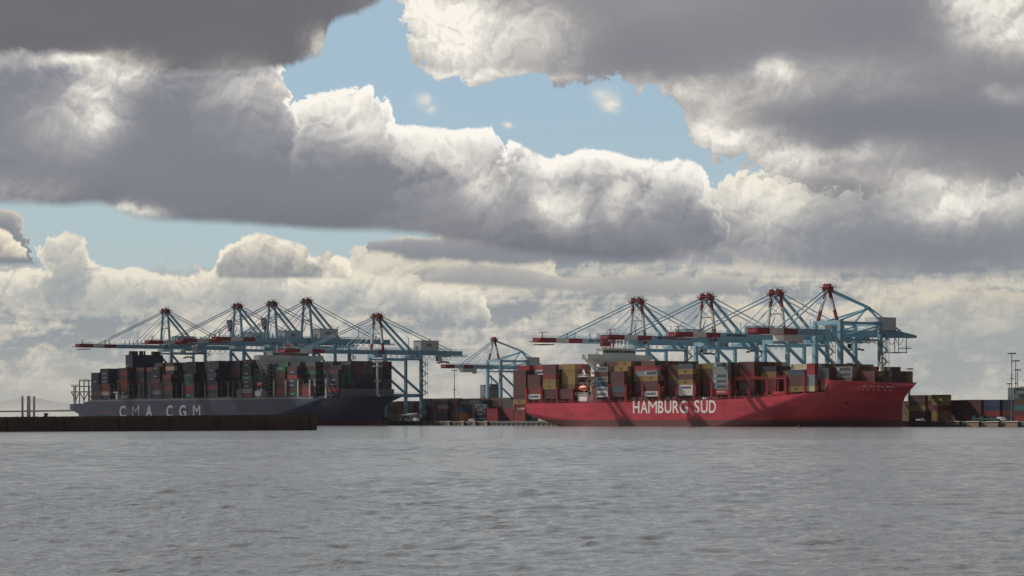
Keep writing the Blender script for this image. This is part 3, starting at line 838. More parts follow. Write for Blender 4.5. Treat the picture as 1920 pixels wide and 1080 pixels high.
g.box(dx0 + .2, dxm - 2, -22.2, -16, 17.9, 18.3); g.box(dx0 + 2.0, dxm - 3, -22.0, -19, 14.4, 17.3); g.box(dx0 - 1, dxm - 5, -19.5, -14, 28.6, 29.0)
g.rail([(dx0 + .2, -22.1, 18.3), (dxm - 2, -22.1, 18.3)], t=.14); g.rail([(dx0 - 1, -19.4, 29.0), (dxm - 5, -19.4, 29.0)], t=.14)
for k in range(3): g.beam((dx0 + 1 + (k % 2) * 6, -15.5, 18.3 + k * 3.6), (dx0 + 7 - (k % 2) * 6, -15.5, 21.9 + k * 3.6), .7, .25)
g.tube([(dx0 + 1, -17, 29), (dx0 + 1, -17, 33)], .6, 8); g.beam((dx0 + 1, -17, 32.6), (dx0 + 7, -20.5, 29.8), .5)
g.build('boat_deck', M['ship_white'], red)

RG = 'containers on the red ship'; RP = 'red ship'
def mass(pxa, pxb, w_face, z0, rows, skip, pool, seed, L=CL, nrows=17):
    """the rows behind the faces one can pick out. rows: (first row, tiers)"""
    rnd = random.Random(seed); s = (s_at(pxa, w_face) + s_at(pxb, w_face)) / 2
    r0, tiers = rows
    runs = []
    for r in range(r0, nrows):
        h = tiers if not callable(tiers) else tiers(r)
        col = rnd.choice(pool)
        for k in range(h):
            if (r, k) in skip: continue
            if rnd.random() < .62: col = rnd.choice(pool)
            rest_box(quay(s, w_face - 1.22 - r * 2.5, z0 + k * (CH + .02)), col, L)
RPOOL = ['maroon'] * 7 + ['brown'] * 3 + ['yellow'] * 3 + ['olive'] * 3 + ['grey', 'dark grey', 'crimson', 'red', 'navy', 'steel blue', 'white'] 
def rbay(nth, pxa, pxb, z0, cols, inner, L=CL, wf=47.7, nrows=17, seed=None):
    s, done = bay_stack(RP, RG, nth, (pxa, pxb), wf, z0, cols, L)
    mass(pxa, pxb, wf, z0, inner, done, RPOOL, seed or nth, L, nrows)
mr = 'maroon'; ye = 'yellow:centre'; wh_ = 'white:star'; gs = 'grey:star'
rbay(1, 963, 985.4, 13.0, [(0, [ye] + [mr] * 6, 0), (1, ['crimson'], 7)], (1, lambda r: 8))
rbay(2, 989, 1013, 16.0, [(0, [wh_, 'red', mr, mr, mr], 0), (2, [wh_], 5), (1, [mr], 4)], (1, lambda r: 5 if r < 2 else 7))
rbay(3, 1017.5, 1042, 16.0, [(0, [mr, mr, ye, ye, 'red', mr, mr], 0)], (1, lambda r: 7))
rbay(4, 1047, 1072, 16.0, [(0, [mr, mr], 0), (1, ['olive', 'yellow', 'yellow', 'yellow', 'yellow'], 2)], (1, lambda r: 7 if r > 2 else 6))
rbay(5, 1114, 1139.5, 16.8, [(0, [wh_, wh_, 'steel blue:star', gs, mr, gs], 0)], (1, lambda r: 6 if r < 3 else 7))
rbay(6, 1144.5, 1170.5, 16.8, [(0, [mr, 'steel blue', mr, mr, mr], 0), (1, [ye], 5), (2, [ye], 6)], (1, lambda r: 6 if r < 2 else 7))
rbay(7, 1176, 1203, 16.8, [(2, [mr, 'dark grey', mr, 'olive', 'grey', 'red'], 0)], (2, lambda r: 6 if r < 4 else 7))
rbay(8, 1206.5, 1233, 16.8, [(0, [wh_, mr, mr, ye, gs], 0), (1, ['crimson'], 5)], (1, lambda r: 6))
rbay(9, 1239, 1267, 16.9, [(2, [mr, mr, 'dark grey', 'olive', mr, 'brown'], 0)], (2, lambda r: 6))
rbay(10, 1271.5, 1298.5, 17.1, [(0, ['white', wh_, ye, mr, ye, 'steel blue'], 0)], (1, lambda r: 6))
rbay(11, 1304, 1332, 17.2, [(2, [mr, mr, mr, 'brown', 'brown', 'olive'], 0)], (2, lambda r: 6))
rbay(12, 1336.5, 1364.5, 17.3, [(0, ['crimson:hs', gs, gs, gs, 'grey', 'grey:star'], 0)], (1, lambda r: 6))
rbay(13, 1371, 1402, 17.5, [(2, [mr, 'dark grey', mr, 'crimson', mr, 'maroon'], 0)], (2, lambda r: 6 if r < 12 else 5))
rbay(14, 1406, 1436, 17.7, [(3, [mr, mr, 'brown', 'olive', 'navy'], 0)], (3, lambda r: 5))
rbay(15, 1441, 1471, 18.0, [(4, ['brown', mr, 'crimson', 'olive'], 0)], (4, lambda r: 4 if r < 9 else 5))
rbay(16, 1476, 1507, 18.3, [(0, [ye, mr, mr, 'steel blue'], 0), (1, ['cream'], 4)], (1, lambda r: 4 if r < 3 else 5))
rbay(17, 1512, 1528, 18.4, [(0, ['cream', 'grey', 'grey', 'crimson', 'crimson'], 0)], (1, lambda r: 5), L=6.06)
rbay(18, 1537, 1556, 19.0, [(0, ['olive', 'crimson', 'dark grey', 'dark grey'], 0)], (1, lambda r: 4), L=6.06, wf=46.0, nrows=16)  # darker box colours here, shade of the recessed bay put into the paint
rbay(19, 1563, 1588, 19.6, [(1, ['dark grey', 'dark grey', gs, gs], 0)], (1, lambda r: 4), wf=44.0, nrows=15)
rbay(20, 1603, 1632, 20.0, [(1, ['olive', mr, mr], 0)], (1, lambda r: 3), wf=40.5, nrows=12)
g = MB()                                                     # open hatch and stowed cover forward
xo = rx(1456); g.box(xo - 6, xo + 6, -RB / 2 + 1.0, -RB / 2 + 9.5, 16.6, 18.6); g.box(xo - 6.4, xo + 6.4, -RB / 2 + .6, -RB / 2 + 10, 25.2, 25.6)
for x in (xo - 6, xo, xo + 6): g.beam((x, -RB / 2 + 1.2, 16), (x, -RB / 2 + 1.2, 25.2), .4)
g.rail([(xo - 34, -RB / 2 + .8, 25.6), (xo + 6, -RB / 2 + .8, 25.6)], t=.14)
g.box(xo - 34, xo - 6.5, -RB / 2 + .6, -RB / 2 + 1.8, 25.3, 25.6)
g.build('hatch_frame', M['deck_red'], red)

# ================================================================== dark blue ship
NW = 52.5; NB = 51.0
NS0 = s_at(128, NW); NWC = NW - NB / 2; NL = s_at(741, NWC) - NS0
def nx_(px, w=NW): return s_at(px, w) - NS0
navy = thing('container_ship', 'dark blue container ship with pale lettering behind the rusty jetty', 'ship', quay(NS0, NWC, 0), group='container ships at the quay')
def navy_deck(x): return interp(x, [(0, 16.2), (24, 16.4), (31, 18.0), (NL - 60, 18.0), (NL - 30, 18.6), (NL, 19.2)])
def navy_bottom(x): return interp(x, [(0, 10.2), (6, 8.8), (14, 6.4), (30, 2), (50, -1), (66, -2.5)])
NAVY_HULL = split_paint('navy_hull_with_boot_top', (0.052, 0.062, 0.125), (0.17, 0.030, 0.048), 3.2)
_, navy_half = hull('hull', NL, NB, [NAVY_HULL, M['boot_navy'], M['ship_grey']], navy_deck, 3.2, NL - 15, navy_bottom, 0.67, 0.88, (0, 19.0, 19.0), navy, pd=2.6, pw=1.3)
for ch, a, b in (('C', 224, 236), ('M', 248, 261), ('A', 273, 286), ('C', 312, 324), ('G', 336, 349), ('M', 362, 375.5)):
    fit_text(navy, ch, nx_(a), nx_(b), 10.1, 8.6, -NB / 2, M['letter_grey'], bold=0.02)
g = MB()
for a, b, z in ((177, 207, 9.2), (394, 416, 10.4)): g.box(nx_(a), nx_(b), -NB / 2 - .06, -NB / 2 + .02, z, z + .45)
g.build('hull_mark', M['crane_red'], navy)
g = MB()
g.tube([(NL - 36, 0, -1.2), (NL - 22, 0, -.2), (NL - 13, 0, .6), (NL - 9, 0, .8), (NL - 7.5, 0, .8)], [3.2, 3.0, 2.4, 1.2, .3], 12)
g.build('bulbous_bow', M['boot_navy'], navy, smooth=True)
g = MB()                                                     # stern gallows frames
for y in (-NB / 2 + 2, -9, 9, NB / 2 - 2):
    for x, zt in ((1.2, 30.5), (8.5, 30.5), (15.0, 34.5), (22.5, 34.5), (30, 34.5)):
        yy = y * (.9 if x < 3 else 1)
        g.beam((x, yy, 16), (x, yy, zt), .7)
    for x0, x1, zt in ((1.2, 15, 30.0), (1.2, 15, 25.6), (15, 30, 34.0), (15, 30, 29.6), (15, 30, 25.6)): g.beam((x0, y, zt), (x1, y, zt), .7)
    for x0, x1 in ((1.2, 8.5), (15, 8.5), (15.0, 22.5), (30, 22.5)): g.beam((x0, y, 25.6), (x1, y, 19.0), .55)
for x, zt in ((1.2, 30), (8.5, 30), (15, 34), (22.5, 34)):
    g.beam((x, -NB / 2 + 2, zt), (x, NB / 2 - 2, zt), .6); g.beam((x, -NB / 2 + 2, 25.6), (x, NB / 2 - 2, 25.6), .6)
g.rail([(1.2, -NB / 2 + 2, 30.3), (15, -NB / 2 + 2, 30.3)], t=.15); g.rail([(15, -NB / 2 + 2, 34.3), (30, -NB / 2 + 2, 34.3)], t=.15)
g.build('stern_frame', M['ship_grey'], navy)
g = MB()
g.box(33, NL - 46, -NB / 2 + 2.4, NB / 2 - 2.4, 17.4, 19.6); g.build('hatch_coaming', M['ship_dark'], navy)
g = MB()
g.box(33, NL - 60, -NB / 2 + .1, -NB / 2 + .4, 18.0, 19.1); g.rail([(33, -NB / 2 + .2, 19.1), (NL - 60, -NB / 2 + .2, 19.1)], t=.12, every=2.6)
g.build('deck_rail', M['ship_grey'], navy)
NAVY_POSTS = [187, 205.5, 222, 241, 261, 281, 302.5, 322, 342.6, 363.5, 384.5, 406.5, 428, 450.5, 472.5, 513.5, 536, 558.8, 581, 611]
for i, px in enumerate(NAVY_POSTS):
    lashing_bridge(navy, nx_(px, NW - .4), 18.0, 30.4, NB / 2, M['ship_grey'] if px < 500 else M['letter_grey'], tiers=3)
# funnel island
fx0 = nx_(235.5, 40); fx1 = fx0 + 11
g = MB(); g.box(fx0, fx1, -13.0, 13.0, 17, 52.5); g.box(fx0 - .3, fx1 + .3, -13.3, 13.3, 52.5, 53.0); fun = g.build('funnel', M['funnel_navy'], navy)
for y in (-3.8, -2.2, -.2):
    g = MB(); g.tube([(fx0 + 6, y, 53), (fx0 + 6, y, 56)], .8, 8); g.build('exhaust_pipe', M['ship_dark'], fun)
for a, b in ((-12.4, -6.8), (6.6, 11.8)):
    g = MB(); g.box(fx0 + 4, fx0 + 8, a, b, 53, 55.8); g.build('exhaust_casing', M['ship_dark'], fun)
g = MB()
g.box(fx0 - .25, fx0 + .02, -11, -1, 43.5, 45.2); g.box(fx0 + 1, fx0 + 5.0, -13.25, -12.98, 44.0, 45.6); g.box(fx0 + 1.5, fx0 + 7, -13.25, -12.98, 40.4, 41.6)
g.build('funnel_mark', M['letter_grey'], fun)
# bridge island
bx1 = nx_(486, NW + .6) ; bx0 = bx1 - 13
g = MB(); g.box(bx0 + 1, bx1 - 1.0, -19, 19, 17, 42.0, 0); g.box(bx0 + 1, bx1 - 1.0, -19, 19, 42.0, 46.0, 1); sup = g.build('accommodation_block', [M['ship_grey'], M['ship_white']], navy)  # lower walls grey: shade of the recessed side put into their colour
g = MB()
for x in (bx0 + 1.4, bx0 + 5, bx0 + 8.6, bx1 - 1.4):
    g.beam((x, -22.6, 18), (x, -22.6, 38), .45)
for k in range(7): g.box(bx0 + .8, bx1 - .8, -23, -19.01, 20.4 + 2.9 * k, 20.75 + 2.9 * k); g.rail([(bx0 + .8, -22.9, 20.75 + 2.9 * k), (bx1 - .8, -22.9, 20.75 + 2.9 * k)], t=.1)
g.build('side_gallery', M['ship_grey'], navy)
g = MB()
for k in range(9): g.box(bx0 - .3, bx1 - .7, -19.4, 19.4, 20.4 + 2.9 * k, 20.7 + 2.9 * k)
g.build('deck_edge', M['ship_grey'], sup)
g = MB()
for k in range(9):
    for y in range(-16, 17, 4): g.box(bx1 - 1.02, bx1 - .88, y - .7, y + .7, 18.4 + 2.9 * k, 19.6 + 2.9 * k)
    for x in (bx0 + 2.5, bx0 + 6, bx0 + 9.5): g.box(x - .9, x + .9, -19.12, -18.95, 18.2 + 2.9 * k, 19.8 + 2.9 * k)
g.build('porthole', M['glass'], sup)
g = MB()
g.box(bx1 - 7, bx1, -NB / 2 - .6, NB / 2 + .6, 45.2, 45.7); g.box(bx1 - .3, bx1, -NB / 2 - .6, NB / 2 + .6, 45.7, 48.4)
for s in (-1, 1):
    g.box(bx1 - 7, bx1 - .31, min(s * NB / 2, s * (NB / 2 + .6)), max(s * NB / 2, s * (NB / 2 + .6)), 45.7, 48.4)
    for x in (bx1 - 6, bx1 - 2): g.beam((x, s * (NB / 2 - 1), 45.2), (x, s * 18.8, 35.5), 1.2)
    g.face([(bx1 - 1.2, s * (NB / 2 - 1), 45.2), (bx1 - 1.2, s * 19, 45.2), (bx1 - 1.2, s * 19, 36.0)])
g.build('bridge_wing', M['ship_white'], navy)
g = MB(); g.box(bx1 - 9, bx1 - 1.2, -15, 15, 46.0, 50.8); g.box(bx1 - 9.5, bx1 - .8, -15.5, 15.5, 50.8, 51.3)
g.rail([(bx1 - 1, -15, 51.3), (bx1 - 1, 15, 51.3)], t=.14); whn = g.build('wheelhouse', M['ship_white'], navy)
g = MB()
for i in range(15): g.box(bx1 - 1.25, bx1 - 1.08, -14.2 + i * 1.9, -14.2 + i * 1.9 + 1.55, 48.2, 50.0)
g.build('bridge_window', M['glass'], whn)
g = MB()
for y, h in ((-9, 4), (-3, 6), (0, 8), (4, 5), (9, 4)):
    g.beam((bx1 - 5, y, 51.3), (bx1 - 5, y, 51.3 + h), .6); g.beam((bx1 - 5, y - 1.4, 51.3 + h * .75), (bx1 - 5, y + 1.4, 51.3 + h * .75), .35)
g.build('radar_mast', M['ship_white'], navy)
g = MB()                                                     # pilot station below the bridge, near side, and a boat
xw = nx_(481); g.box(xw - 4, xw + 4, -NB / 2 + 1.0, -NB / 2 + 6, 18, 23.6); g.box(xw - 2.6, xw - 1, -NB / 2 + 2, -NB / 2 + 4, 23.6, 25); g.box(xw + 1.6, xw + 3.2, -NB / 2 + 2, -NB / 2 + 4, 23.6, 25.2)
g.build('pilot_station', M['ship_white'], navy)
g = MB(); g.box(xw - 3.2, xw - 1.6, -NB / 2 + .86, -NB / 2 + 1.1, 18.4, 20.6); g.box(xw + 2.2, xw + 3.4, -NB / 2 + .86, -NB / 2 + 1.1, 18.4, 20.6); g.build('doorway', M['ship_dark'], navy)
g = MB()
for (a, ra), (b, rb) in zip(prof, prof[1:]): g.tube([(xw + 1 + a * .9, -NB / 2 + 2.4, 28.2), (xw + 1 + b * .9, -NB / 2 + 2.4, 28.2)], [ra * .9, rb * .9], 10)
g.build('lifeboat', M['orange'], navy)
xw2 = nx_(214); g = MB(); g.box(xw2 - 3.6, xw2 + 3.2, -NB / 2 + 1, -NB / 2 + 5, 24.2, 25.0); g.box(xw2 + .2, xw2 + 2.6, -NB / 2 + 1.2, -NB / 2 + 4, 18, 24.2)
g.build('aft_platform', M['ship_white'], navy)
g = MB(); g.box(NL - 33.0, NL - 32.4, -NB / 2 + 4.5, NB / 2 - 4.5, 17.6, 24.4)
for y in range(-20, 21, 5): g.beam((NL - 36, y, 18), (NL - 33, y, 24), .4)
g.build('breakwater', M['ship_grey'], navy)
g = MB()
xm = NL - 21; g.tube([(xm, 0, 18), (xm, 0, 42)], [.9, .6], 10)
for z, w in ((29, 2.4), (38.8, 3.2), (41.6, 2.6)): g.box(xm - .8, xm + .8, -w, w, z, z + .5); g.rail([(xm + .8, -w, z + .5), (xm + .8, w, z + .5)], t=.12)
g.build('foremast', M['ship_white'], navy)
g = MB()
for x in (NL - 27, NL - 16, NL - 10):
    for y in (-5, 5): g.tube([(x, y - 1, 19.6), (x, y + 1, 19.6)], .9, 8); g.box(x - 1.2, x + 1.2, y - .5, y + .5, 18.2, 19.4)
g.build('mooring_winch', M['ship_grey'], navy)

NG = 'containers on the dark blue ship'; NP = 'blue ship'
NPOOL = ['navy'] * 14 + ['blue'] * 2 + ['maroon'] * 6 + ['red'] + ['dark grey'] * 4 + ['green', 'brown', 'steel blue']
NFACE = ['navy:plain', 'navy', 'navy:plain', 'maroon', 'red', 'steel blue', 'navy:plain', 'grey', 'maroon']
def nbay(nth, pxa, pxb, cols, inner, L=CL, wf=51.4, nrows=18, z0=19.6):
    s, done = bay_stack(NP, NG, nth, (pxa, pxb), wf, z0, cols, L)
    mass(pxa, pxb, wf, z0, inner, done, NPOOL, 100 + nth, L, nrows)
nv = 'navy'; np_ = 'navy:plain'; bl = 'blue'
nbay(1, 170, 185.6, [(0, [nv, 'maroon', nv, nv, np_, nv, nv], 0)], (1, lambda r: 7 if r < 3 else 8))
nbay(2, 188.6, 203.4, [(0, [bl, 'cream', 'red', 'red', np_, np_, np_, nv], 0)], (1, lambda r: 8))
nbay(3, 207, 221, [(2, ['olive', nv, nv, nv], 4)], (3, lambda r: 8))
nbay(4, 223.5, 239, [(0, ['grey', np_, 'red', 'red', 'red', 'maroon', 'red', 'maroon'], 0)], (1, lambda r: 8))
nbay(5, 243, 259.5, [(2, ['dark grey', 'dark grey', nv, 'maroon', 'maroon', nv, nv], 0)], (2, lambda r: 8))
nbay(6, 263, 279.5, [(2, ['dark grey', nv, 'dark grey', 'maroon', nv, nv, nv], 0)], (2, lambda r: 8))
nbay(7, 282.5, 300.5, [(0, [bl, 'grey', 'maroon', 'maroon', 'maroon', np_, nv, np_], 0)], (1, lambda r: 9))
nbay(8, 303.8, 321, [(0, [nv, 'steel blue', 'red', 'maroon', 'maroon', 'red'], 0), (1, ['cream', 'brown'], 7)], (1, lambda r: 9))
nbay(9, 324, 341.6, [(3, [nv, nv, nv, nv, nv, 'maroon', nv], 0)], (3, lambda r: 9))
nbay(10, 344.5, 362.5, [(0, ['green:plain', 'red', 'red', 'steel blue', 'steel blue', 'green:plain'], 0), (1, ['maroon', nv, nv], 6)], (1, lambda r: 9))
nbay(11, 366, 383.4, [(3, [nv, nv, nv, nv, nv, nv, 'brown'], 0)], (3, lambda r: 9))
nbay(12, 387, 405.5, [(0, ['maroon', nv, 'red', nv, np_, 'steel blue', np_], 0)], (1, lambda r: 9))
nbay(13, 409, 427, [(4, [nv, nv, nv, nv, nv, 'maroon', 'maroon'], 0)], (4, lambda r: 9))
nbay(14, 431.5, 449.5, [(2, ['grey', 'grey'], 0), (4, ['maroon', nv, 'maroon', 'maroon'], 4)], (4, lambda r: 9))
nbay(15, 453, 471.6, [(0, ['red', 'grey', np_, np_, 'green:plain', np_, nv, np_], 0), (1, ['maroon'], 8)], (1, lambda r: 9))
nbay(16, 515.5, 535, [(0, ['red', 'red', 'maroon', 'maroon', 'maroon', 'maroon', 'green:plain'], 0)], (1, lambda r: 8))
nbay(17, 538, 557.6, [(0, ['green:plain', 'maroon', np_, np_, 'red', np_, 'maroon'], 0)], (1, lambda r: 8))
nbay(18, 561, 580, [(0, ['red', 'red', 'maroon'], 0), (2, [nv, nv, 'green', 'maroon'], 3)], (1, lambda r: 3 if r < 2 else 8))
nbay(19, 584, 610, [(3, ['dark grey', nv, nv, nv, nv, 'green', 'maroon'], 0)], (3, lambda r: 8))
nbay(20, 613.5, 636, [(0, [nv, 'red', np_, np_, nv, 'maroon'], 0), (1, [nv], 6)], (1, lambda r: 7 if r < 4 else 8), wf=49.6, nrows=17)
# ================================================================== quay cranes
# local frame: x along the quay, -y out over the ship, z from the water; rail at y = 0
CB, CRD, CWH = M['crane_blue'], M['crane_red'], M['crane_white']
def stair_tower(root, x, y, z0, z1, side=1):
    g = MB(); z = z0; k = 0; d = 1.7 * side
    for px_ in (0, 2.6): 
        for py_ in (0, 5.0): g.beam((x + px_ * side, y + py_ - 2.5, z0), (x + px_ * side, y + py_ - 2.5, z1), .16)
    while z < z1 - 3.2:
        a, b = (y - 2.2, y + 2.2) if k % 2 == 0 else (y + 2.2, y - 2.2)
        xx = x + (.6 if k % 2 == 0 else 2.0) * side
        g.beam((xx, a, z), (xx, b, z + 3.2), 1.0, .22)
        g.beam((xx + .5 * side, a, z + 1.1), (xx + .5 * side, b, z + 4.3), .09); g.beam((xx - .5 * side, a, z + 1.1), (xx - .5 * side, b, z + 4.3), .09)
        yl = y + (2.6 if k % 2 == 0 else -2.6)
        x0, x1 = sorted((x - .2 * side, x + 2.9 * side))
        g.box(x0, x1, yl - .6, yl + .6, z + 3.1, z + 3.2); g.rail([(x0, yl + .6, z + 3.2), (x1, yl + .6, z + 3.2)], t=.08)
        z += 3.2; k += 1
    g.build('stair_tower', M['rail'], root)
def festoon(root, y0, y1, z, x, n, drop):
    g = MB()
    for i in range(n):
        a = y0 + (y1 - y0) * i / n; b = y0 + (y1 - y0) * (i + 1) / n
        pts = [(x, a + (b - a) * t / 8, z - drop * (1 - (2 * t / 8 - 1) ** 2)) for t in range(9)]
        g.tube(pts, .16, 5)
    g.build('festoon_cable', M['cable'], root)
def trolley(root, y, z, zs, cab=True):
    g = MB(); g.box(-4.4, 4.4, y - 4, y + 4, z - 1.0, z - .3); g.box(-2.5, 2.5, y - 3, y + 3, z - .3, z + .6); t = g.build('trolley', CB, root)
    g = MB(); g.box(1.2, 4.2, y - 7.2, y - 4.1, z - 4.2, z - 1.0); g.build('operator_cab', CWH, root)
    g = MB(); g.box(1.3, 4.1, y - 7.3, y - 7.15, z - 3.8, z - 1.6); g.build('cab_window', M['glass'], t)
    g = MB()
    for sx in (-2.6, 2.6):
        for sy in (-1.0, 1.0): g.tube([(sx, y + sy, z - 1), (sx, y + sy, zs + 1.4)], .1, 5)
    g.build('hoist_rope', M['cable'], root)
    g = MB(); g.box(-6.1, 6.1, y - .5, y + .5, zs + .5, zs + 1.1); g.box(-3, 3, y - 1.1, y + 1.1, zs + 1.1, zs + 1.6)
    for sx in (-6.1, 5.5): g.box(sx, sx + .6, y - 1.2, y + 1.2, zs, zs + .9)
    g.build('spreader', M['machine'], root)
def legs_and_frame(root, half, gauge, ztop, zport, leg=2.0, brace_from=None, ztie=None):
    for sx in (-1, 1):
        for y in (0, gauge):
            x = sx * half; w = leg if y == 0 else leg * .88
            g = MB(); g.beam((x, y, 5.2), (x, y, ztop), w * 1.08, w * 1.15, w1=w * .92, h1=w * .95)
            for z in (zport + 1.6, ztop - 6): g.box(x - w * .62, x + w * .62, y - w * .62, y + w * .62, z, z + .25)
            g.build('leg', CB, root)
            g = MB()
            for k in (-1, 1):
                g.box(x + k * 2.6 - 2.2, x + k * 2.6 + 2.2, y - .6, y + .6, 3.5, 4.5)
                for q in (-1.5, -.5, .5, 1.5): g.tube([(x + k * 2.6 + q, y - .35, 3.25), (x + k * 2.6 + q, y + .35, 3.25)], .42, 8)
            g.box(x - 3.4, x + 3.4, y - .8, y + .8, 4.5, 5.2)
            g.build('bogie', M['machine'], root)
    for y in (0, gauge):
        g = MB(); g.beam((-half + 1.3, y, 6.3), (half - 1.3, y, 6.3), 1.3, 1.8); g.build('sill_beam', CB, root)
        g = MB(); g.beam((-half + 1.2, y, zport), (half - 1.2, y, zport), 1.5, 2.4); g.build('portal_beam', CB, root)
        g = MB(); g.beam((-half + 1.1, y, ztop - 1.1), (half - 1.1, y, ztop - 1.1), 1.7, 2.2); g.build('cross_beam', CB, root)
    for sx in (-1, 1):
        x = sx * half
        g = MB(); g.beam((x, 1.2, zport), (x, gauge - 1.1, zport), 1.3, 2.0); g.rail([(x, 1.2, zport + 1.0), (x, gauge - 1.1, zport + 1.0)], t=.09, every=3); g.build('portal_beam', CB, root)
        g = MB(); g.beam((x, 1.2, (ztie or ztop - 3.2)), (x, gauge - 1.1, (ztie or ztop - 3.2)), 1.1, 1.3); g.build('tie_beam', CB, root)
        g = MB(); g.beam((x, 1.1, (brace_from or ztop - 5)), (x, gauge - 1.1, zport + 2.2), 1.35); g.build('diagonal_brace', CB, root)
def tip_materials(): return [CB, CRD, CWH]
def boom_part(root, y0, y1, zb, h, xs, tip, name='boom', posts=True):
    """twin box girder from y0 out to y1 (negative); tip: [(from y, to y, material)] painted end bands"""
    g = MB()
    for sx in (-1, 1):
        x = sx * xs; cuts = [(y0, tip[0][0], 0)] + tip if tip else [(y0, y1, 0)]
        for a, b, mi in cuts:
            g.box(x - .5, x + .5, min(a, b), max(a, b), zb, zb + h, mi)
        g.rail([(x + sx * .9, y0, zb + h), (x + sx * .9, y1, zb + h)], t=.1, every=3.2)
    n = int(abs(y1 - y0) / 8)
    for i in range(n + 1):
        y = y0 + (y1 - y0) * i / max(1, n)
        mi = 0
        for a, b, m_ in tip:
            if min(a, b) - .1 <= y <= max(a, b) + .1: mi = m_
        g.box(-xs + .51, xs - .51, y - .25, y + .25, zb + .8, zb + h - .6, mi)
    return g.build(name, [CB, CRD, CWH], root)

def make_crane(name, label, group, H, G, striped, house_y, trolley_y, boom_text=None, house_h=6.6):
    """modern ship-to-shore crane with a pyramid of stays. H apex height, G underside of the girder"""
    root = thing(name, label, 'crane', (0, 0, 0), group=group)
    half, gauge, out, back = 9.4, 30.0, 75.0, 68.5
    xs = 3.5; gh = 2.7
    legs_and_frame(root, half, gauge, G - .1, 20.5)
    boom = boom_part(root, -1.6, -out, G, gh, xs, [(-44.5, -54.5, 1), (-54.5, -64.0, 2), (-64.0, -out, 1)])
    g = MB()                                                  # tip platform, sheave posts on the boom
    g.box(-4.6, 4.6, -out - 2.2, -out, G + .2, G + .7, 1); g.box(-5.0, 5.0, -out + 1, -out + 9, G - 1.5, G - 1.0, 1)
    g.beam((0, -out + 4, G + gh), (0, -out + 4, G + gh + 3), .4, mi=1); g.beam((-3, -out + 4, G + gh + 3), (5, -out + 4, G + gh + 3), .3, mi=1)
    g.build('boom_tip_platform', [CB, CRD], root)
    for y in (-50, -33, -26, -19):
        for sx in (-1, 1): g = MB(); g.beam((sx * xs, y, G + gh), (sx * xs, y, G + gh + 3.4), .55); g.build('boom_post', CB, root)
    boom_part(root, -1.0, back, G, gh + .4, xs, [], name='main_girder')
    g = MB(); g.box(-6, 6, -2, 4, G + gh + .1, G + gh + .5); g.rail([(-6, -2, G + gh + .5), (6, -2, G + gh + .5), (6, 4, G + gh + .5)], t=.09); g.rail([(-9, 30, G + gh + .4), (9, 30, G + gh + .4)], t=.09)
    g.box(-8, 8, back - 2, back + 1.5, G - .6, G - .2); g.rail([(-8, back + 1.4, G - .2), (8, back + 1.4, G - .2)], t=.09); g.rail([(-5.2, 8, G + gh + 1), (-5.2, back, G + gh + 1)], t=.09, every=3)
    g.build('walkway', M['rail'], root)
    for sx in (-1, 1):                                        # apex mast
        p0 = Vector((sx * 7.6, 0, G + .3)); p1 = Vector((sx * 3.9, 0, H - 4.2)); g = MB()
        bands = [(0, 1, 0)] if not striped else [(0, .30, 1), (.30, .74, 2), (.74, 1, 1)]
        for a, b, mi in bands: g.beam(p0.lerp(p1, a), p0.lerp(p1, b), 1.5 - .3 * a, mi=mi, w1=1.5 - .3 * b, h1=1.5 - .3 * b)
        g.build('mast_leg', [CB, CRD, CWH], root)
        g = MB(); g.beam((sx * 3.0, 1.2, H - 3.6), (sx * 4.2, 25.0, G + gh + .4), 1.25); g.build('back_leg', CB, root)
        for yb, zt, r_ in ((-57.0, H - 3.2, .34), (-26, H - 6.0, .22), (-17.5, H - 10.0, .2)):
            g = MB(); g.tube([(sx * 3.4, -1.6 if yb < -40 else -.8, zt), (sx * 3.5, yb, G + gh + .1)], r_, 6); g.build('fore_stay', CB, root)
        g = MB(); g.tube([(sx * 3.2, 1.6, H - 2.6), (sx * 3.5, 60.0, G + gh + .5)], .28, 6); g.build('back_stay', CB, root)
    g = MB()
    for z0, z1, sx in ((.25, .45, 1), (.45, .65, -1), (.65, .85, 1)):
        zz0 = G + (H - G) * z0; zz1 = G + (H - G) * z1
        g.beam((-sx * 4.6, .4, zz0), (sx * 2.0 - 3.2, .4, zz1), .5, .16); g.box(-5.6, -3.2, -1.2, 1.2, zz1, zz1 + .12); g.rail([(-5.6, 1.2, zz1), (-3.2, 1.2, zz1)], t=.08)
    g.beam((-5.7, 0, G + (H - G) * .5), (5.7, 0, G + (H - G) * .5), .6)
    g.build('mast_ladder', M['rail'], root)
    g = MB()
    g.box(-4.4, 4.4, -1.5, 1.9, H - 4.4, H - 2.4, 0); g.box(-5.8, 5.8, -2.6, 2.8, H - 2.4, H - 2.05, 0)
    for x in (-3.6, -2.2, 2.0, 3.4): g.tube([(x, -1.2, H - 1.1), (x, -.5, H - 1.1)], .95, 10, mi=1); g.box(x - .25, x + .25, -1.5, 1.2, H - 2.05, H - .9, 0)
    for x in (-4.6, -.6, .8, 4.6): g.beam((x, 1.2, H - 2.05), (x * .8, .6, H + .6), .22, mi=0)
    g.beam((-3.7, .6, H + .5), (3.7, .6, H + .5), .24, mi=1); g.box(-1.4, .6, 1.0, 2.2, H - 2.05, H - .7, 1)
    g.beam((5.6, 0, H - 2.0), (5.6, 0, H + 1.4), .14, mi=1); g.beam((-6.6, -1, H - 2.9), (-4.4, -1, H - 3.4), .5, .8, mi=0)
    g.rail([(-5.7, -2.5, H - 2.05), (5.7, -2.5, H - 2.05), (5.7, 2.7, H - 2.05), (-5.7, 2.7, H - 2.05)], t=.08)
    g.build('apex_platform', [CRD, M['machine']], root)
    g = MB()                                                  # aerial posts over the landside end
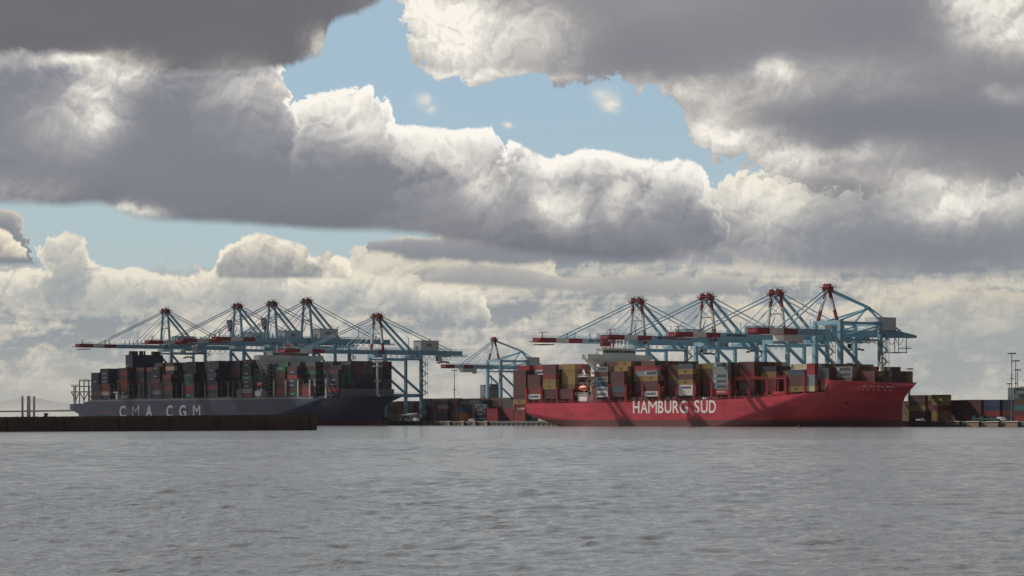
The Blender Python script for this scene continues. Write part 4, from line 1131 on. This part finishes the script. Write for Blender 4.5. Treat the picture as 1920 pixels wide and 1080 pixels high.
    for y in (26, 44):
        g.beam((0, y, G + gh), (0, y, G + gh + 9), .35); g.beam((-1.6, y, G + gh + 8.8), (1.6, y, G + gh + 8.8), .25); g.beam((-1.2, y, G + gh), (0, y, G + gh + 5), .2)
    g.build('stay_post', CB, root)
    g = MB(); hz = G + gh + .5; g.box(-4.6, 4.6, house_y, house_y + 15, hz, hz + house_h); g.box(-4.9, 4.9, house_y - .3, house_y + 15.3, hz + house_h, hz + house_h + .3)
    hs = g.build('machinery_house', CWH, root)
    g = MB()
    for y in (3, 7.5, 12): g.box(-4.68, -4.59, house_y + y - .9, house_y + y + .9, hz + .4, hz + 3.4)
    g.box(-2, 1.2, house_y - .06, house_y + .02, hz + .3, hz + 3.0); g.box(4.59, 4.68, house_y + 5, house_y + 9, hz + 2.6, hz + 4.6)
    g.build('house_door', M['rail'], hs)
    trolley(root, trolley_y, G, G - 5.5 if trolley_y > 30 else G - 7)
    festoon(root, 6, back - 3, G - .1, -5.4, 13, 3.0)
    stair_tower(root, half + 1.5, gauge, 6, G - 1, 1)
    if boom_text:
        lettering(root, boom_text, 2.0, (xs + .56, -33, G + 1.35), M['funnel_navy'], bold=.02, depth=.03, wide=1.0).rotation_euler = (0, 0, R(90))
    return root

def make_old_crane(name, label, group, H, G):
    """older crane: legs rise past the girder, A-frame mast and a rear pyramid"""
    root = thing(name, label, 'crane', (0, 0, 0), group=group)
    half, gauge, out, back = 9.8, 30.0, 55.0, 64.0
    T = G + 8.3; xs = 3.6; gh = 3.4
    legs_and_frame(root, half, gauge, T, 20.5, leg=2.4, brace_from=G - 5, ztie=T - 1.2)
    for sx in (-1, 1):
        g = MB(); g.beam((sx * half, 1.4, G - 2.0), (sx * half, gauge - 1.3, G - 2.0), .9, 1.1); g.beam((sx * half, 1.4, G - .5), (sx * half, gauge - 1.3, T - 2.5), .8)
        g.build('tie_beam', CB, root)
    boom_part(root, -1.6, -out, G, gh, xs, [(-26, -36, 1), (-36, -46.0, 2), (-46, -out, 1)])
    boom_part(root, -1.0, back - 12, G, gh, xs, [], name='main_girder')
    g = MB()
    for sx in (-1, 1): g.beam((sx * xs, back - 12, G + gh * .5), (sx * xs, back, G + .8), 1.2, gh, w1=1.2, h1=1.2)
    g.box(-3, 3, back - .6, back + .6, G, G + 1); g.build('girder_end', CB, root)
    for sx in (-1, 1):
        p0 = Vector((sx * 7.4, -.2, T + .1)); p1 = Vector((sx * 1.2, 0, H - 3.0)); g = MB()
        for a, b, mi in ((0, .34, 1), (.34, .72, 2), (.72, 1, 1)): g.beam(p0.lerp(p1, a), p0.lerp(p1, b), 1.35, mi=mi)
        g.build('mast_leg', [CB, CRD, CWH], root)
        g = MB(); g.tube([(sx * 1.5, .8, H - 2.6), (sx * 1.0, gauge, H - 11.4)], .5, 6); g.build('back_stay', CB, root)
        g = MB(); g.beam((sx * half, gauge, T + .1), (sx * .8, gauge, H - 11.8), .9); g.build('rear_mast_leg', CB, root)
        g = MB(); g.beam((sx * 4.5, 4, T + .1), (sx * .8, gauge - .6, H - 12.4), .9); g.build('rear_mast_brace', CB, root)
        g = MB(); g.beam((sx * .9, gauge + .5, H - 11.6), (sx * xs, back - 12, G + gh + .1), .7); g.build('rear_stay', CB, root)
        for yb, zt in ((-34, H - 2.8), (-17, H - 3.6)):
            g = MB(); g.tube([(sx * 1.6, -1.0, zt), (sx * xs, yb, G + gh + .1)], .38 if yb < -20 else .16, 6); g.build('fore_stay', CB, root)
    g = MB(); g.box(-2.6, 2.6, -1.8, 1.8, H - 4.0, H - 1.4); g.box(-3.6, 3.6, -2.6, 2.6, H - 1.4, H - 1.0)
    for x in (-2, -.4, 1.4): g.tube([(x, -.7, H - .2), (x, .7, H - .2)], .9, 10)
    g.rail([(-3.5, -2.5, H - 1.0), (3.5, -2.5, H - 1.0), (3.5, 2.5, H - 1)], t=.1); g.beam((5.5, 0, H - 1.2), (3.4, 0, H - 1.2), .2)
    g.build('apex_platform', CRD, root)
    g = MB(); g.box(-1.4, 1.4, gauge - 1.2, gauge + 1.2, H - 12.6, H - 11.2); g.build('rear_mast_head', CB, root)
    hz = G + gh + .4; g = MB(); g.box(-5, 5, 33, 47, hz, hz + 7.2); hs = g.build('machinery_house', CWH, root)
    g = MB()
    for y in (36, 40, 44): g.box(-5.08, -4.99, y - 1.0, y + 1.0, hz + 4.0, hz + 5.8)
    g.box(-5.08, -4.99, 34.5, 36, hz + .3, hz + 2.8); g.build('house_window', M['glass'], hs)
    g = MB(); g.box(-6, 6, 46, 50, hz - .3, hz); g.rail([(-6, 32, hz), (-6, 48, hz)], t=.1); g.rail([(-9, 0, T), (-9, 30, T)], t=.1, every=3); g.rail([(-5, -out, G + gh), (-5, 0, G + gh)], t=.09, every=3)
    g.build('walkway', M['rail'], root)
    g = MB(); g.box(-4.5, 4.5, -36, -25, G - 3.2, G - .2); g.box(1.5, 4.2, -24.8, -22, G - 4.4, G - .2); g.build('trolley', CWH, root)
    g = MB()
    for y in (48, 57):
        for x in (-3, 3): g.beam((x, y, G), (x, y, G - 8.4), .35)
    for x in (-3, 3): g.beam((x, 46.5, G - 8.2), (x, 57.5, G - 8.2), .5)
    g.box(-3.4, 3.4, 57.2, 60.5, G - 6.0, G - 5.6); g.rail([(-3.4, 60.4, G - 5.6), (3.4, 60.4, G - 5.6)], t=.1)
    g.build('maintenance_cradle', M['rail'], root)
    festoon(root, -22, back - 1, G - .1, -5.2, 14, 3.4)
    stair_tower(root, half + 1.7, gauge, 6, T - 4, 1)
    return root

GR, GN = 'quay cranes at the red ship', 'quay cranes at the dark blue ship'
def shift_trolley(c, dy):
    for ch in c.children:
        if ch.name.split('.')[0] in ('trolley', 'operator_cab', 'hoist_rope', 'spreader'): ch.location.y += dy
def set_crane(o, px, w=-3.5):
    p = quay(s_at(px, w), w, 0); o.location = p
small = make_crane('quay_crane', 'light blue quay crane with red and white mast over the red ship bridge', GR, 76.6, 48.4, True, 33, 55, 'APM TERMINALS')
set_crane(small, 1195)
for px, lab in ((1325, 'light blue quay crane with red and white mast, second from the red ship white bridge'),
                (1455, 'light blue quay crane with red and white mast, between its twin and the A-frame crane'),):
    c = copy_tree(small); set_crane(c, px); c['label'] = lab; shift_trolley(c, -18 if px < 1400 else 6)
c = copy_tree(small); set_crane(c, 707); c['group'] = GN
c['label'] = 'light blue quay crane with striped mast standing over the dark blue ship bow'
for ch in list(c.children):
    if ch.name.startswith('lettering'): bpy.data.objects.remove(ch)
tall = make_crane('quay_crane', 'tall blue masted quay crane over the stern of the dark blue ship, farthest along', GN, 90.2, 58.6, False, 8, 20)
set_crane(tall, 310)
for px, lab in ((445, 'tall blue masted quay crane, second from the dark blue ship stern'),
                (510, 'tall blue masted quay crane, third from the dark blue ship stern'),
                (575, 'tallest looking blue masted quay crane, just behind the dark blue ship bridge')):
    c = copy_tree(tall); set_crane(c, px); c['label'] = lab; shift_trolley(c, {445: -52, 510: 14, 575: -30}[px])
    if px in (445, 510):                                       # a striped jib stands folded beside these masts
        g = MB(); g.beam((-11, 4, 61.6), (-12.4, 2, 70), 3.0, 2.6, mi=0); g.beam((-12.4, 2, 70), (-13.6, 1, 78), 3.4, 2.8, mi=1); g.build('raised_jib', [CB, CRD], c)
old = make_old_crane('quay_crane', 'older light blue quay crane with A-frame striped mast, over the red ship bow', GR, 77.0, 49.2)
set_crane(old, 1552)
far = copy_tree(old); far.location = (-15.9, 2290, 0)
far['label'] = 'small looking distant blue quay crane between the two ships'; far['group'] = 'distant cranes'

# ================================================================== yard
YG = 'containers in the yard'
def ystack(label_place, px, w, cols, L=CL, z=QZ + .01):
    s = s_at(px, w)
    for k, c in enumerate(cols):
        mark = None
        if ':' in c: c, mark = c.split(':')
        container(c, quay(s, w, z + k * (CH + .02)), f'{c} container, {ORD[k + 1]} up in {label_place}', YG, L, mark)
YP = ['maroon'] * 5 + ['dark grey'] * 4 + ['grey', 'navy', 'navy', 'brown', 'red', 'steel blue', 'olive', 'blue']
rnd = random.Random(5)
# right of the red bow: individually visible stacks, front to back
place = 'the {} yard stack to the right of the red bow'
right = [(1722, -58, ['maroon', 'maroon', 'yellow', 'maroon', 'maroon']), (1752, -64, ['maroon', 'brown', 'olive', 'maroon', 'olive']),
         (1765, -50, ['yellow:centre', 'yellow:centre', 'red', 'yellow:centre', 'yellow:centre']), (1795, -56, ['maroon', 'maroon', 'maroon', 'maroon']),
         (1826, -50, ['red', 'maroon', 'maroon', 'maroon']), (1861, -56, ['maroon', 'red', 'blue', 'blue']), (1893, -62, ['navy', 'maroon', 'navy', 'navy']), (1921, -50, ['red', 'maroon', 'teal', 'maroon'])]
for i, (px, w, cols) in enumerate(right): ystack(place.format(ORD[i + 1]), px, w, cols)
mid = [(768, -64, ['dark grey', 'brown', 'dark grey', 'dark grey']), (792, -60, ['navy', 'dark grey', 'maroon', 'dark grey']), (812, -62, ['maroon', 'dark grey', 'brown', 'maroon', 'dark grey']),
       (832, -58, ['navy', 'navy', 'maroon', 'grey', 'maroon']), (851, -60, ['dark grey', 'red', 'dark grey', 'maroon', 'maroon']), (872, -50, ['orange', 'orange', 'blue', 'dark grey']),
       (903, -50, ['steel blue:plain', 'navy:plain', 'steel blue:plain', 'grey:star']), (925, -46, ['red', 'red', 'crimson'])]
for i, (px, w, cols) in enumerate(mid): ystack(f'the {ORD[i + 1]} yard stack counted from the dark blue bow', px, w, cols)
def yard_mass(pxa, pxb, w0, w1, hmin, hmax, seed):
    r_ = random.Random(seed); w = w0
    while w > w1:
        s = s_at(pxa, w); se = s_at(pxb, w); h = r_.randint(hmin, hmax)
        while s < se:
            if r_.random() < .5: h = max(hmin, min(hmax, h + r_.choice((-1, 0, 1))))
            col = r_.choice(YP)
            for k in range(h):
                if r_.random() < .6: col = r_.choice(YP)
                rest_box(quay(s, w, QZ + .01 + k * (CH + .02)), col)
            s += 12.9
        w -= 2.75 if r_.random() < .8 else 9
yard_mass(735, 985, -68, -150, 4, 5, 3)
yard_mass(800, 985, -152, -215, 5, 6, 4)
yard_mass(1712, 1990, -68, -130, 3, 4, 6)
yard_mass(1640, 1990, -150, -200, 3, 4, 8)
build_rest()

# ---- fender panels on the quay face
FG = 'fender panels on the quay wall'
def fender(s, label, Lf):
    t = thing('quay_fender', label, 'fender', quay(s, 0, 0), group=FG)
    g = MB()
    for k in range(int(Lf / .62)): g.box(-Lf / 2 + k * .62, -Lf / 2 + k * .62 + .56, -1.5, -.9, .15, QZ - .15)
    g.build('timber_facing', M['fender'], t)
    g = MB(); g.box(-Lf / 2 - .2, Lf / 2 + .2, -1.7, -.55, QZ - .15, QZ + .2); g.build('cap', M['fender_cap'], t)
    g = MB()
    for x in (-Lf / 3, Lf / 3): g.tube([(x, -.9, 1.3), (x, -.45, 1.3)], .6, 10)
    g.build('rubber_buffer', M['rubber'], t)
    return t
fl = 'pale timber fender panel on the quay wall beyond the red bow'
for i in range(5):
    fender(s_at(1789 + i * 36.5, 1), f'pale timber fender panel, {ORD[i + 1]} along the quay wall from the red bow', 8.6)
for i, px in enumerate((818, 842, 868, 890, 912)):
    fender(s_at(px, 1), f'white capped fender, {ORD[i + 1]} along the quay between the ships', 3.4)

# ---- high light masts
LG = 'high light masts in the yard'
def light_mast(px, py, label, w_q, wide=4.2):
    y = depth(s_at(px, w_q), w_q); x = (px - 960) / F_PX * y; h = z_at(py, y)
    t = thing('light_mast', label, 'light mast', (x, y, QZ), 0, LG)
    g = MB(); g.tube([(0, 0, 0), (0, 0, h - QZ)], [.36, .2], 8); g.box(-.8, .8, -.8, .8, 0, .5); g.build('pole', M['mast'], t)
    g = MB(); g.beam((-wide / 2, 0, h - QZ), (wide / 2, 0, h - QZ), .3, .35); g.tube([(wide / 2 * math.cos(a * .5236), wide / 2 * math.sin(a * .5236), h - QZ - .25) for a in range(13)], .12, 5)
    hd = g.build('lamp_ring', M['mast'], t)
    for k in range(8):
        g = MB(); a = k * math.pi / 4; g.box(wide / 2 * math.cos(a) - .25, wide / 2 * math.cos(a) + .25, wide / 2 * math.sin(a) - .22, wide / 2 * math.sin(a) + .22, h - QZ - .55, h - QZ - .3); g.build('lamp', M['machine'], hd)
    g = MB(); g.box(-.9, .9, -.5, .5, (h - QZ) * .62, (h - QZ) * .62 + .4); g.build('maintenance_ring', M['mast'], t)
for px, py, lab, wq in ((1897, 662, 'tallest high light mast at the far end of the yard, nearest of four', -42), (1904.5, 676, 'second tallest light mast, just behind the tallest one', -110),
                    (1908, 693, 'third light mast behind the tallest, beside the grey green ship bridge', -175), (1892.5, 719, 'shortest light mast just beside the tallest one', -235),
                    (1706, 691, 'taller of the light masts behind the red ship bow tip', -70), (1703, 701, 'middle light mast behind the red ship bow tip', -130), (1705, 716, 'lowest light mast behind the red ship bow tip', -200),
                    (1592.5, 681, 'light mast between legs of the A-frame crane', -60), (1092, 683, 'light mast behind the aft containers of the red ship', -60), (852, 694, 'slender light mast below the distant crane boom tip', -120)):
    light_mast(px, py, lab, wq, wide=4.2 if py < 690 else 3.6)

# ---- vehicles and sheds on the quay edge
def van(px, w, label, paint, L=5.4, pickup=False):
    p = quay(s_at(px, w), w, QZ); t = thing('parked_pickup' if pickup else 'parked_van', label, 'pickup' if pickup else 'van', p, group='vehicles on the quay')
    g = MB(); y = .95
    if pickup:
        g.box(-L / 2, L / 2, -y, y, .45, 1.05); g.box(-.2, 1.5, -y + .08, y - .08, 1.05, 1.85); g.box(-L / 2, -.25, -y, -y + .1, 1.05, 1.3); g.box(-L / 2, -.25, y - .1, y, 1.05, 1.3)
    else:
        g.box(-L / 2, L / 2 - .9, -y, y, .45, 2.3); g.face([(L / 2 - .9, -y, .45), (L / 2, -y, .45), (L / 2, -y, 1.1), (L / 2 - .9, -y, 2.2)]); g.face([(L / 2 - .9, y, .45), (L / 2, y, .45), (L / 2, y, 1.1), (L / 2 - .9, y, 2.2)])
        g.face([(L / 2, -y, .45), (L / 2, y, .45), (L / 2, y, 1.1), (L / 2, -y, 1.1)]); g.face([(L / 2, -y, 1.1), (L / 2, y, 1.1), (L / 2 - .9, y, 2.2), (L / 2 - .9, -y, 2.2)])
    g.build('body', paint, t)
    g = MB()
    x0, x1 = ((-.05, 1.35) if pickup else (L / 2 - 2.1, L / 2 - 1.0)); zt = 1.75 if pickup else 2.0
    for s in (-1, 1): yy = s * (y - .08 if pickup else y); g.box(x0, x1, yy - .02, yy + .02, 1.2, zt)
    g.build('side_window', M['glass'], t)
    for x in (-L / 2 + 1.0, L / 2 - 1.0):
        for s in (-1, 1):
            g = MB(); g.tube([(x, s * (y - .15), .38), (x, s * (y + .05), .38)], .38, 12); g.build('wheel', M['rubber'], t)
van(1727, -9, 'white pickup parked on the quay in front of the yellow containers', CWH, 5.6, True)
van(1879, -12, 'white van parked by the foot of the tallest light mast', CWH)
van(757, -10, 'white van parked beside the shed under the striped crane', CWH)
van(781, -9, 'pale van parked on the quay at the landside crane leg', M['ship_white'])
van(748, -8, 'white pickup parked on the quay beside the dark blue bow', CWH, 5.4, True)
van(885, -10, 'white pickup parked in front of the orange containers', CWH, 5.4, True)
def trailer(px, w, label):
    t = thing('flatbed_trailer', label, 'trailer', quay(s_at(px, w), w, QZ), group='trailers on the quay')
    g = MB(); g.box(-6.2, 6.2, -1.2, 1.2, 1.15, 1.5); g.box(-6.2, 6.2, -.4, .4, .8, 1.15); g.box(-6.2, -6.0, -1.2, 1.2, 1.5, 3.0); g.build('bed', M['teal'], t)
    for x in (-5, -3.8, 4.6):
        for s in (-1, 1): g = MB(); g.tube([(x, s * .75, .5), (x, s * 1.15, .5)], .5, 10); g.build('wheel', M['rubber'], t)
trailer(1857, -11, 'teal flatbed trailer on the quay in front of the blue containers'); trailer(1843, -13, 'teal flatbed trailer in front of the maroon containers')
def shed():
    t = thing('quay_shed', 'small pale shed with sloping roof under the striped crane', 'shed', quay(s_at(766, -22), -22, QZ))
    g = MB(); g.box(-5.5, 5.5, -3, 3, 0, 4.2); w_ = g.build('wall', M['ship_white'], t)
    g = MB(); g.box(-1.4, 1.4, -3.06, -2.97, .02, 3.2); g.box(3, 4.6, -3.06, -2.97, 1.4, 2.6); g.build('door', M['ship_grey'], w_)
    g = MB(); g.face([(-6, -3.6, 4.2), (6, -3.6, 4.2), (6, 3.6, 5.6), (-6, 3.6, 5.6)]); g.face([(-6, -3.6, 4.0), (-6, 3.6, 4.0), (6, 3.6, 4.0), (6, -3.6, 4.0)])
    g.face([(-6, -3.6, 4), (6, -3.6, 4), (6, -3.6, 4.2), (-6, -3.6, 4.2)]); g.face([(-6, 3.6, 4), (6, 3.6, 4), (6, 3.6, 5.6), (-6, 3.6, 5.6)])
    g.face([(-6, -3.6, 4), (-6, 3.6, 4), (-6, 3.6, 5.6), (-6, -3.6, 4.2)]); g.face([(6, -3.6, 4), (6, 3.6, 4), (6, 3.6, 5.6), (6, -3.6, 4.2)])
    g.build('roof', M['ship_white'], t)
shed()

# ---- mooring lines from the red bow
for i, (x, y, z, px, lab) in enumerate(((RL - 4, -2, 19.8, 1752, 'upper mooring line from the red bow to the quay'), (RL - 5, -1, 18.8, 1745, 'middle mooring line from the red bow to the quay'), (RL - 6, 0, 17.4, 1737, 'lower mooring line from the red bow to the quay'))):
    a = quay(RS0 + x, RWC - y, z); b = quay(s_at(px, -1.0), -1.0, QZ + .5)
    pts = [a.lerp(b, t / 8) - Vector((0, 0, 1.6 * (1 - (2 * t / 8 - 1) ** 2))) for t in range(9)]
    g = MB(); g.tube(pts, .10, 5); o = g.build('mooring_line', M['mast']); tag(o, lab, 'rope', 'mooring lines at the red bow')
# ---- ships lying in the channel behind the yard
def distant_ship(px, y, ztop, wide, label, paint):
    x = (px - 960) / F_PX * y
    t = thing('distant_ship', label, 'ship', (x, y, 0), QROT, 'ships in the channel behind the yard')
    g = MB(); g.face([(-60, -12, -1), (55, -12, -1), (70, 0, -1), (55, 12, -1), (-60, 12, -1)]); b0 = [(-60, -13, 11), (55, -13, 11), (76, 0, 13), (55, 13, 11), (-60, 13, 11)]
    lo = [(-60, -12, -1), (55, -12, -1), (70, 0, -1), (55, 12, -1), (-60, 12, -1)]
    g.face(b0)
    for i in range(5): g.face([lo[i], lo[(i + 1) % 5], b0[(i + 1) % 5], b0[i]])
    g.build('hull', M['ship_grey'], t)
    h = wide / 2
    g = MB(); g.box(-9, 3, -h * .75, h * .75, 11, ztop - 9); g.box(-6, 3, -h, h, ztop - 9, ztop - 6.2); g.box(-5, 2.4, -h * .55, h * .55, ztop - 6.2, ztop - 3.4)
    for k in range(5): g.box(-9.3, 3.3, -h * .8, h * .8, 14 + k * 3.2, 14.25 + k * 3.2)
    sp = g.build('superstructure', paint, t)
    g = MB(); g.box(2.95, 3.08, -h * .9, h * .9, ztop - 8.2, ztop - 7.0); g.box(2.35, 2.5, -h * .5, h * .5, ztop - 5.4, ztop - 4.0); g.build('bridge_window', M['glass'], sp)
    g = MB(); g.beam((-2, 0, ztop - 3.4), (-2, 0, ztop + 4), .6); g.beam((-2, -2.6, ztop + 1), (-2, 2.6, ztop + 1), .4); g.build('radar_mast', M['ship_grey'], t)
    g = MB(); g.box(-16, -10, -3.5, 3.5, 11, ztop - 4); g.build('funnel', M['ship_grey'], t)
distant_ship(924, 2480, 42.0, 17, 'grey ship bridge rising behind the yard between the two ships', M['ship_grey'])
distant_ship(1926, 1920, 32.0, 11, 'grey green ship bridge behind the yard at the far light masts', mat('grey_green_paint', (0.11, 0.17, 0.165), 0.5))

# ---- rusty jetty in the middle distance
def jetty():
    t = bpy.data.objects.new('sheet_pile_jetty', None); C.objects.link(t)
    tag(t, 'long dark rusty sheet pile jetty in front of the dark blue ship', 'jetty')
    y1, y0 = 850.0, 700.0
    p1 = Vector(((580 - 960) / F_PX * y1, y1, 0)); p0 = Vector((-1150 / F_PX * y0, y0, 0))
    t.location = p1; d = (p0 - p1); Lj = d.length; t.rotation_euler = (0, 0, math.atan2(d.y, d.x))
    top = lambda x: 5.25 - 1.35 * (x / Lj) ** 0.9
    g = MB(); n = int(Lj / .75); r_ = random.Random(3)      # local +y faces the camera
    for i in range(n):
        x0 = i * .75; x1 = x0 + .75; k = i % 2
        yo = 3.2 if k == 0 else 3.05; zt = top(x0) + r_.uniform(-.06, .04)
        g.face([(x0 + .08, yo, -1.5), (x1 - .08, yo, -1.5), (x1 - .08, yo, zt), (x0 + .08, yo, zt)])
        yn = 3.05 if k == 0 else 3.2
        g.face([(x1 - .08, yo, -1.5), (x1 + .08, yn, -1.5), (x1 + .08, yn, top(x1)), (x1 - .08, yo, zt)])
        g.face([(x0, -3, -1.5), (x1, -3, -1.5), (x1, -3, zt), (x0, -3, zt)])
        g.face([(x0, -3, zt - .15), (x1, -3, zt - .15), (x1, 3.2, zt - .15), (x0, 3.2, zt - .15)])
    g.face([(0, -3, -1.5), (0, 3.0, -1.5), (0, 3.0, top(0)), (0, -3, top(0))])
    g.build('sheet_piling', M['rust'], t, fix=False)
    g = MB()
    for i in range(int(Lj / 3)):
        x0 = i * 3.0
        if r_.random() < .9: g.beam((x0 + .02, 3.36, top(x0) - .45), (x0 + 2.98, 3.36, top(x0 + 3) - .45), .3, .5)
    g.build('waling_beam', M['rust'], t)
    for i in range(int(Lj / 23)): g = MB(); g.tube([(4 + i * 23.0, 3.85, -1.5), (4 + i * 23.0, 3.85, top(i * 23) - .5 - r_.random() * .8)], .26, 7); g.build('timber_pile', M['rust'], t)
    g = MB()                                                 # stones and debris along the top, denser towards the shore end
    for i in range(260):
        x = Lj * (1 - r_.random() ** 1.6 * .62); s_ = r_.uniform(.15, .55); y = r_.uniform(-2, 2.9); z = top(x) - .2
        b = len(g.v)
        pts = [(1, 0, 0), (0, 1, 0), (-1, 0, 0), (0, -1, 0), (0, 0, 1), (0, 0, -1)]
        g.v += [(x + q[0] * s_ * r_.uniform(.7, 1.6), y + q[1] * s_, z + q[2] * s_ * r_.uniform(.6, 1.0)) for q in pts]
        for f in ((0, 1, 4), (1, 2, 4), (2, 3, 4), (3, 0, 4), (1, 0, 5), (2, 1, 5), (3, 2, 5), (0, 3, 5)): g.f.append(tuple(b + k for k in f)); g.m.append(0)
    o = g.build('rubble_topping', M['rubble'], t); o['kind'] = 'stuff'
    return t, Lj, top
jt, JL, jtop = jetty()
# a mooring bollard on the jetty and two posts beyond
def bollard():
    y = 760.0; x = (88 - 960) / F_PX * y
    t = thing('mooring_bollard', 'dark stubby bollard on top of the jetty', 'bollard', (x, y - 1.5, 4.05), 0)
    g = MB(); g.tube([(0, 0, -.2), (0, 0, .7), (0, 0, .75), (0, 0, 1.15), (0, 0, 1.3)], [.5, .42, .7, .72, .3], 12); g.build('head', M['rubber'], t, smooth=False)
    g = MB(); g.box(-.7, .7, -.7, .7, -.25, 0.02); g.build('base', M['rust'], t)
bollard()

# ---- harbour buoy
bt = thing('harbour_buoy', 'small dark buoy floating off the red ship hull', 'buoy', ((1499 - 960) / F_PX * 1240, 1240, 0), 0)
g = MB(); g.tube([(0, 0, -.5), (0, 0, .2), (0, 0, .5)], [.75, .85, .55], 14); g.build('float', M['rubber'], bt)
g = MB(); g.tube([(0, 0, .5), (0, 0, 1.5)], [.22, .15], 8); g.tube([(0, 0, 1.5), (0, 0, 1.9)], [.3, .2], 8); g.build('top_mark', M['rubber'], bt); bt.scale = (1.6, 1.6, 1.3)

# ---- cable-stayed road bridge far behind
def bridge():
    y = 8000.0; k = y / F_PX; X0 = (53 - 960) * k
    t = thing('cable_stayed_bridge', 'hazy cable stayed road bridge with paired towers, far behind the dark blue ship stern', 'bridge', (X0, y, 0), 0)
    zt = EYE + (HOR - 742.5) * k; zd = EYE + (HOR - 771.0) * k
    for x, yy, w in ((-15.5, -14, 6.5), (-4.0, 14, 5.5), (4.2, -2, 5.5), (13.5, 26, 6.5)):
        g = MB(); g.beam((x * .96, yy, -1), (x, yy, zt), w * 1.1, 7, w1=w * .85, h1=5); g.build('pylon', M['bridge'], t)
    g = MB()
    for yy in (-6, 20): 
        pts = [(-1700, 14), (-700, zd - 10), (-240, zd - 2.5), (0, zd), (420, zd + 5.5), (900, zd + 2)]
        for (a, za), (b, zb) in zip(pts, pts[1:]): g.beam((a, yy, za), (b, yy, zb), 14, 4.6)
    g.build('deck', M['bridge'], t)
    g = MB()
    for yy in (-12, -1):
        for i in range(1, 12):
            for s in (-1, 1):
                xe = s * (18 + i * 19.5); g.tube([(s * 9, yy, zt - 3 - (12 - i) * 1.7), (xe, yy, zd + (1.6 if s < 0 else 2.6))], .13, 4)
    g.build('stay_cable', M['bridge'], t)
    for x in (-420, -300, 160, 260, 360, 460):
        g = MB(); g.beam((x, -6, -1), (x, -6, zd - 3), 6, 5); g.beam((x, 20, -1), (x, 20, zd - 3), 6, 5); g.build('pier', M['bridge'], t)
bridge()
# ---- low far shore on the horizon
g = MB(); r_ = random.Random(9)
N_ = 240
for i in range(N_):
    x0 = -6000 + i * 50; x1 = x0 + 50; h0 = 5 + 3 * math.sin(i * .7) + r_.uniform(0, 2)
    g.face([(x0, 9000, -1), (x1, 9000, -1), (x1, 9400, h0), (x0, 9400, h0)]); g.face([(x0, 9400, h0), (x1, 9400, h0), (x1, 12000, h0 + 2), (x0, 12000, h0 + 2)])
o = g.build('far_shore', mat('far_shore_scrub', (0.08, 0.09, 0.07), 0.95)); tag(o, kind='structure')
# ---- unseen cloud, added to dim the sun on the dark blue ship
def added_shade_cloud():
    c0 = quay(-445, -10) + to_sun * (900.0 / to_sun.z)
    bm = bmesh.new(); bmesh.ops.create_icosphere(bm, subdivisions=5, radius=1.0)
    from mathutils import noise as mn
    for v in bm.verts:
        p = v.co.copy(); k = 1 + .35 * mn.fractal(p * 1.6, 1.0, 2.0, 5) + .1 * mn.fractal(p * 6, 1.0, 2.0, 3)
        v.co = Vector((p.x * 245, p.y * 160, p.z * (70 if p.z > 0 else 25))) * k
    me = bpy.data.meshes.new('added_shade_cloud'); bm.to_mesh(me); bm.free()
    me.polygons.foreach_set('use_smooth', [True] * len(me.polygons))
    m = mat('added_sun_veil', (0.8, 0.8, 0.8), 1.0, wear=0, spec=0.0); nt = m.node_tree
    mx = nt.nodes.new('ShaderNodeMixShader'); tr = nt.nodes.new('ShaderNodeBsdfTransparent'); mx.inputs[0].default_value = 0.40
    nt.links.new(tr.outputs[0], mx.inputs[1]); nt.links.new(nt.nodes['Principled BSDF'].outputs[0], mx.inputs[2])
    nt.links.new(mx.outputs[0], nt.nodes['Material Output'].inputs['Surface']); me.materials.append(m)
    o = link('added_shade_cloud', me); o.location = c0; o.rotation_euler = (0, 0, QROT); tag(o, kind='structure')
added_shade_cloud()
# ---- thin sea haze over the bay
def haze():
    g = MB(); g.box(-9000, 9000, -380, 12500, -4, 160)
    o = g.build('haze', []); tag(o, kind='stuff')
    m = bpy.data.materials.new('sea_haze'); m.use_nodes = True; nt = m.node_tree
    nt.nodes.remove(nt.nodes['Principled BSDF'])
    v = nt.nodes.new('ShaderNodeVolumePrincipled'); v.inputs['Color'].default_value = (0.86, 0.88, 0.90, 1); v.inputs['Density'].default_value = 9.0e-6; v.inputs['Anisotropy'].default_value = 0.3
    nt.links.new(v.outputs[0], nt.nodes['Material Output'].inputs['Volume'])
    o.data.materials.append(m)
haze()
print('containers', N_CON[0], 'rest', len(rest_v))
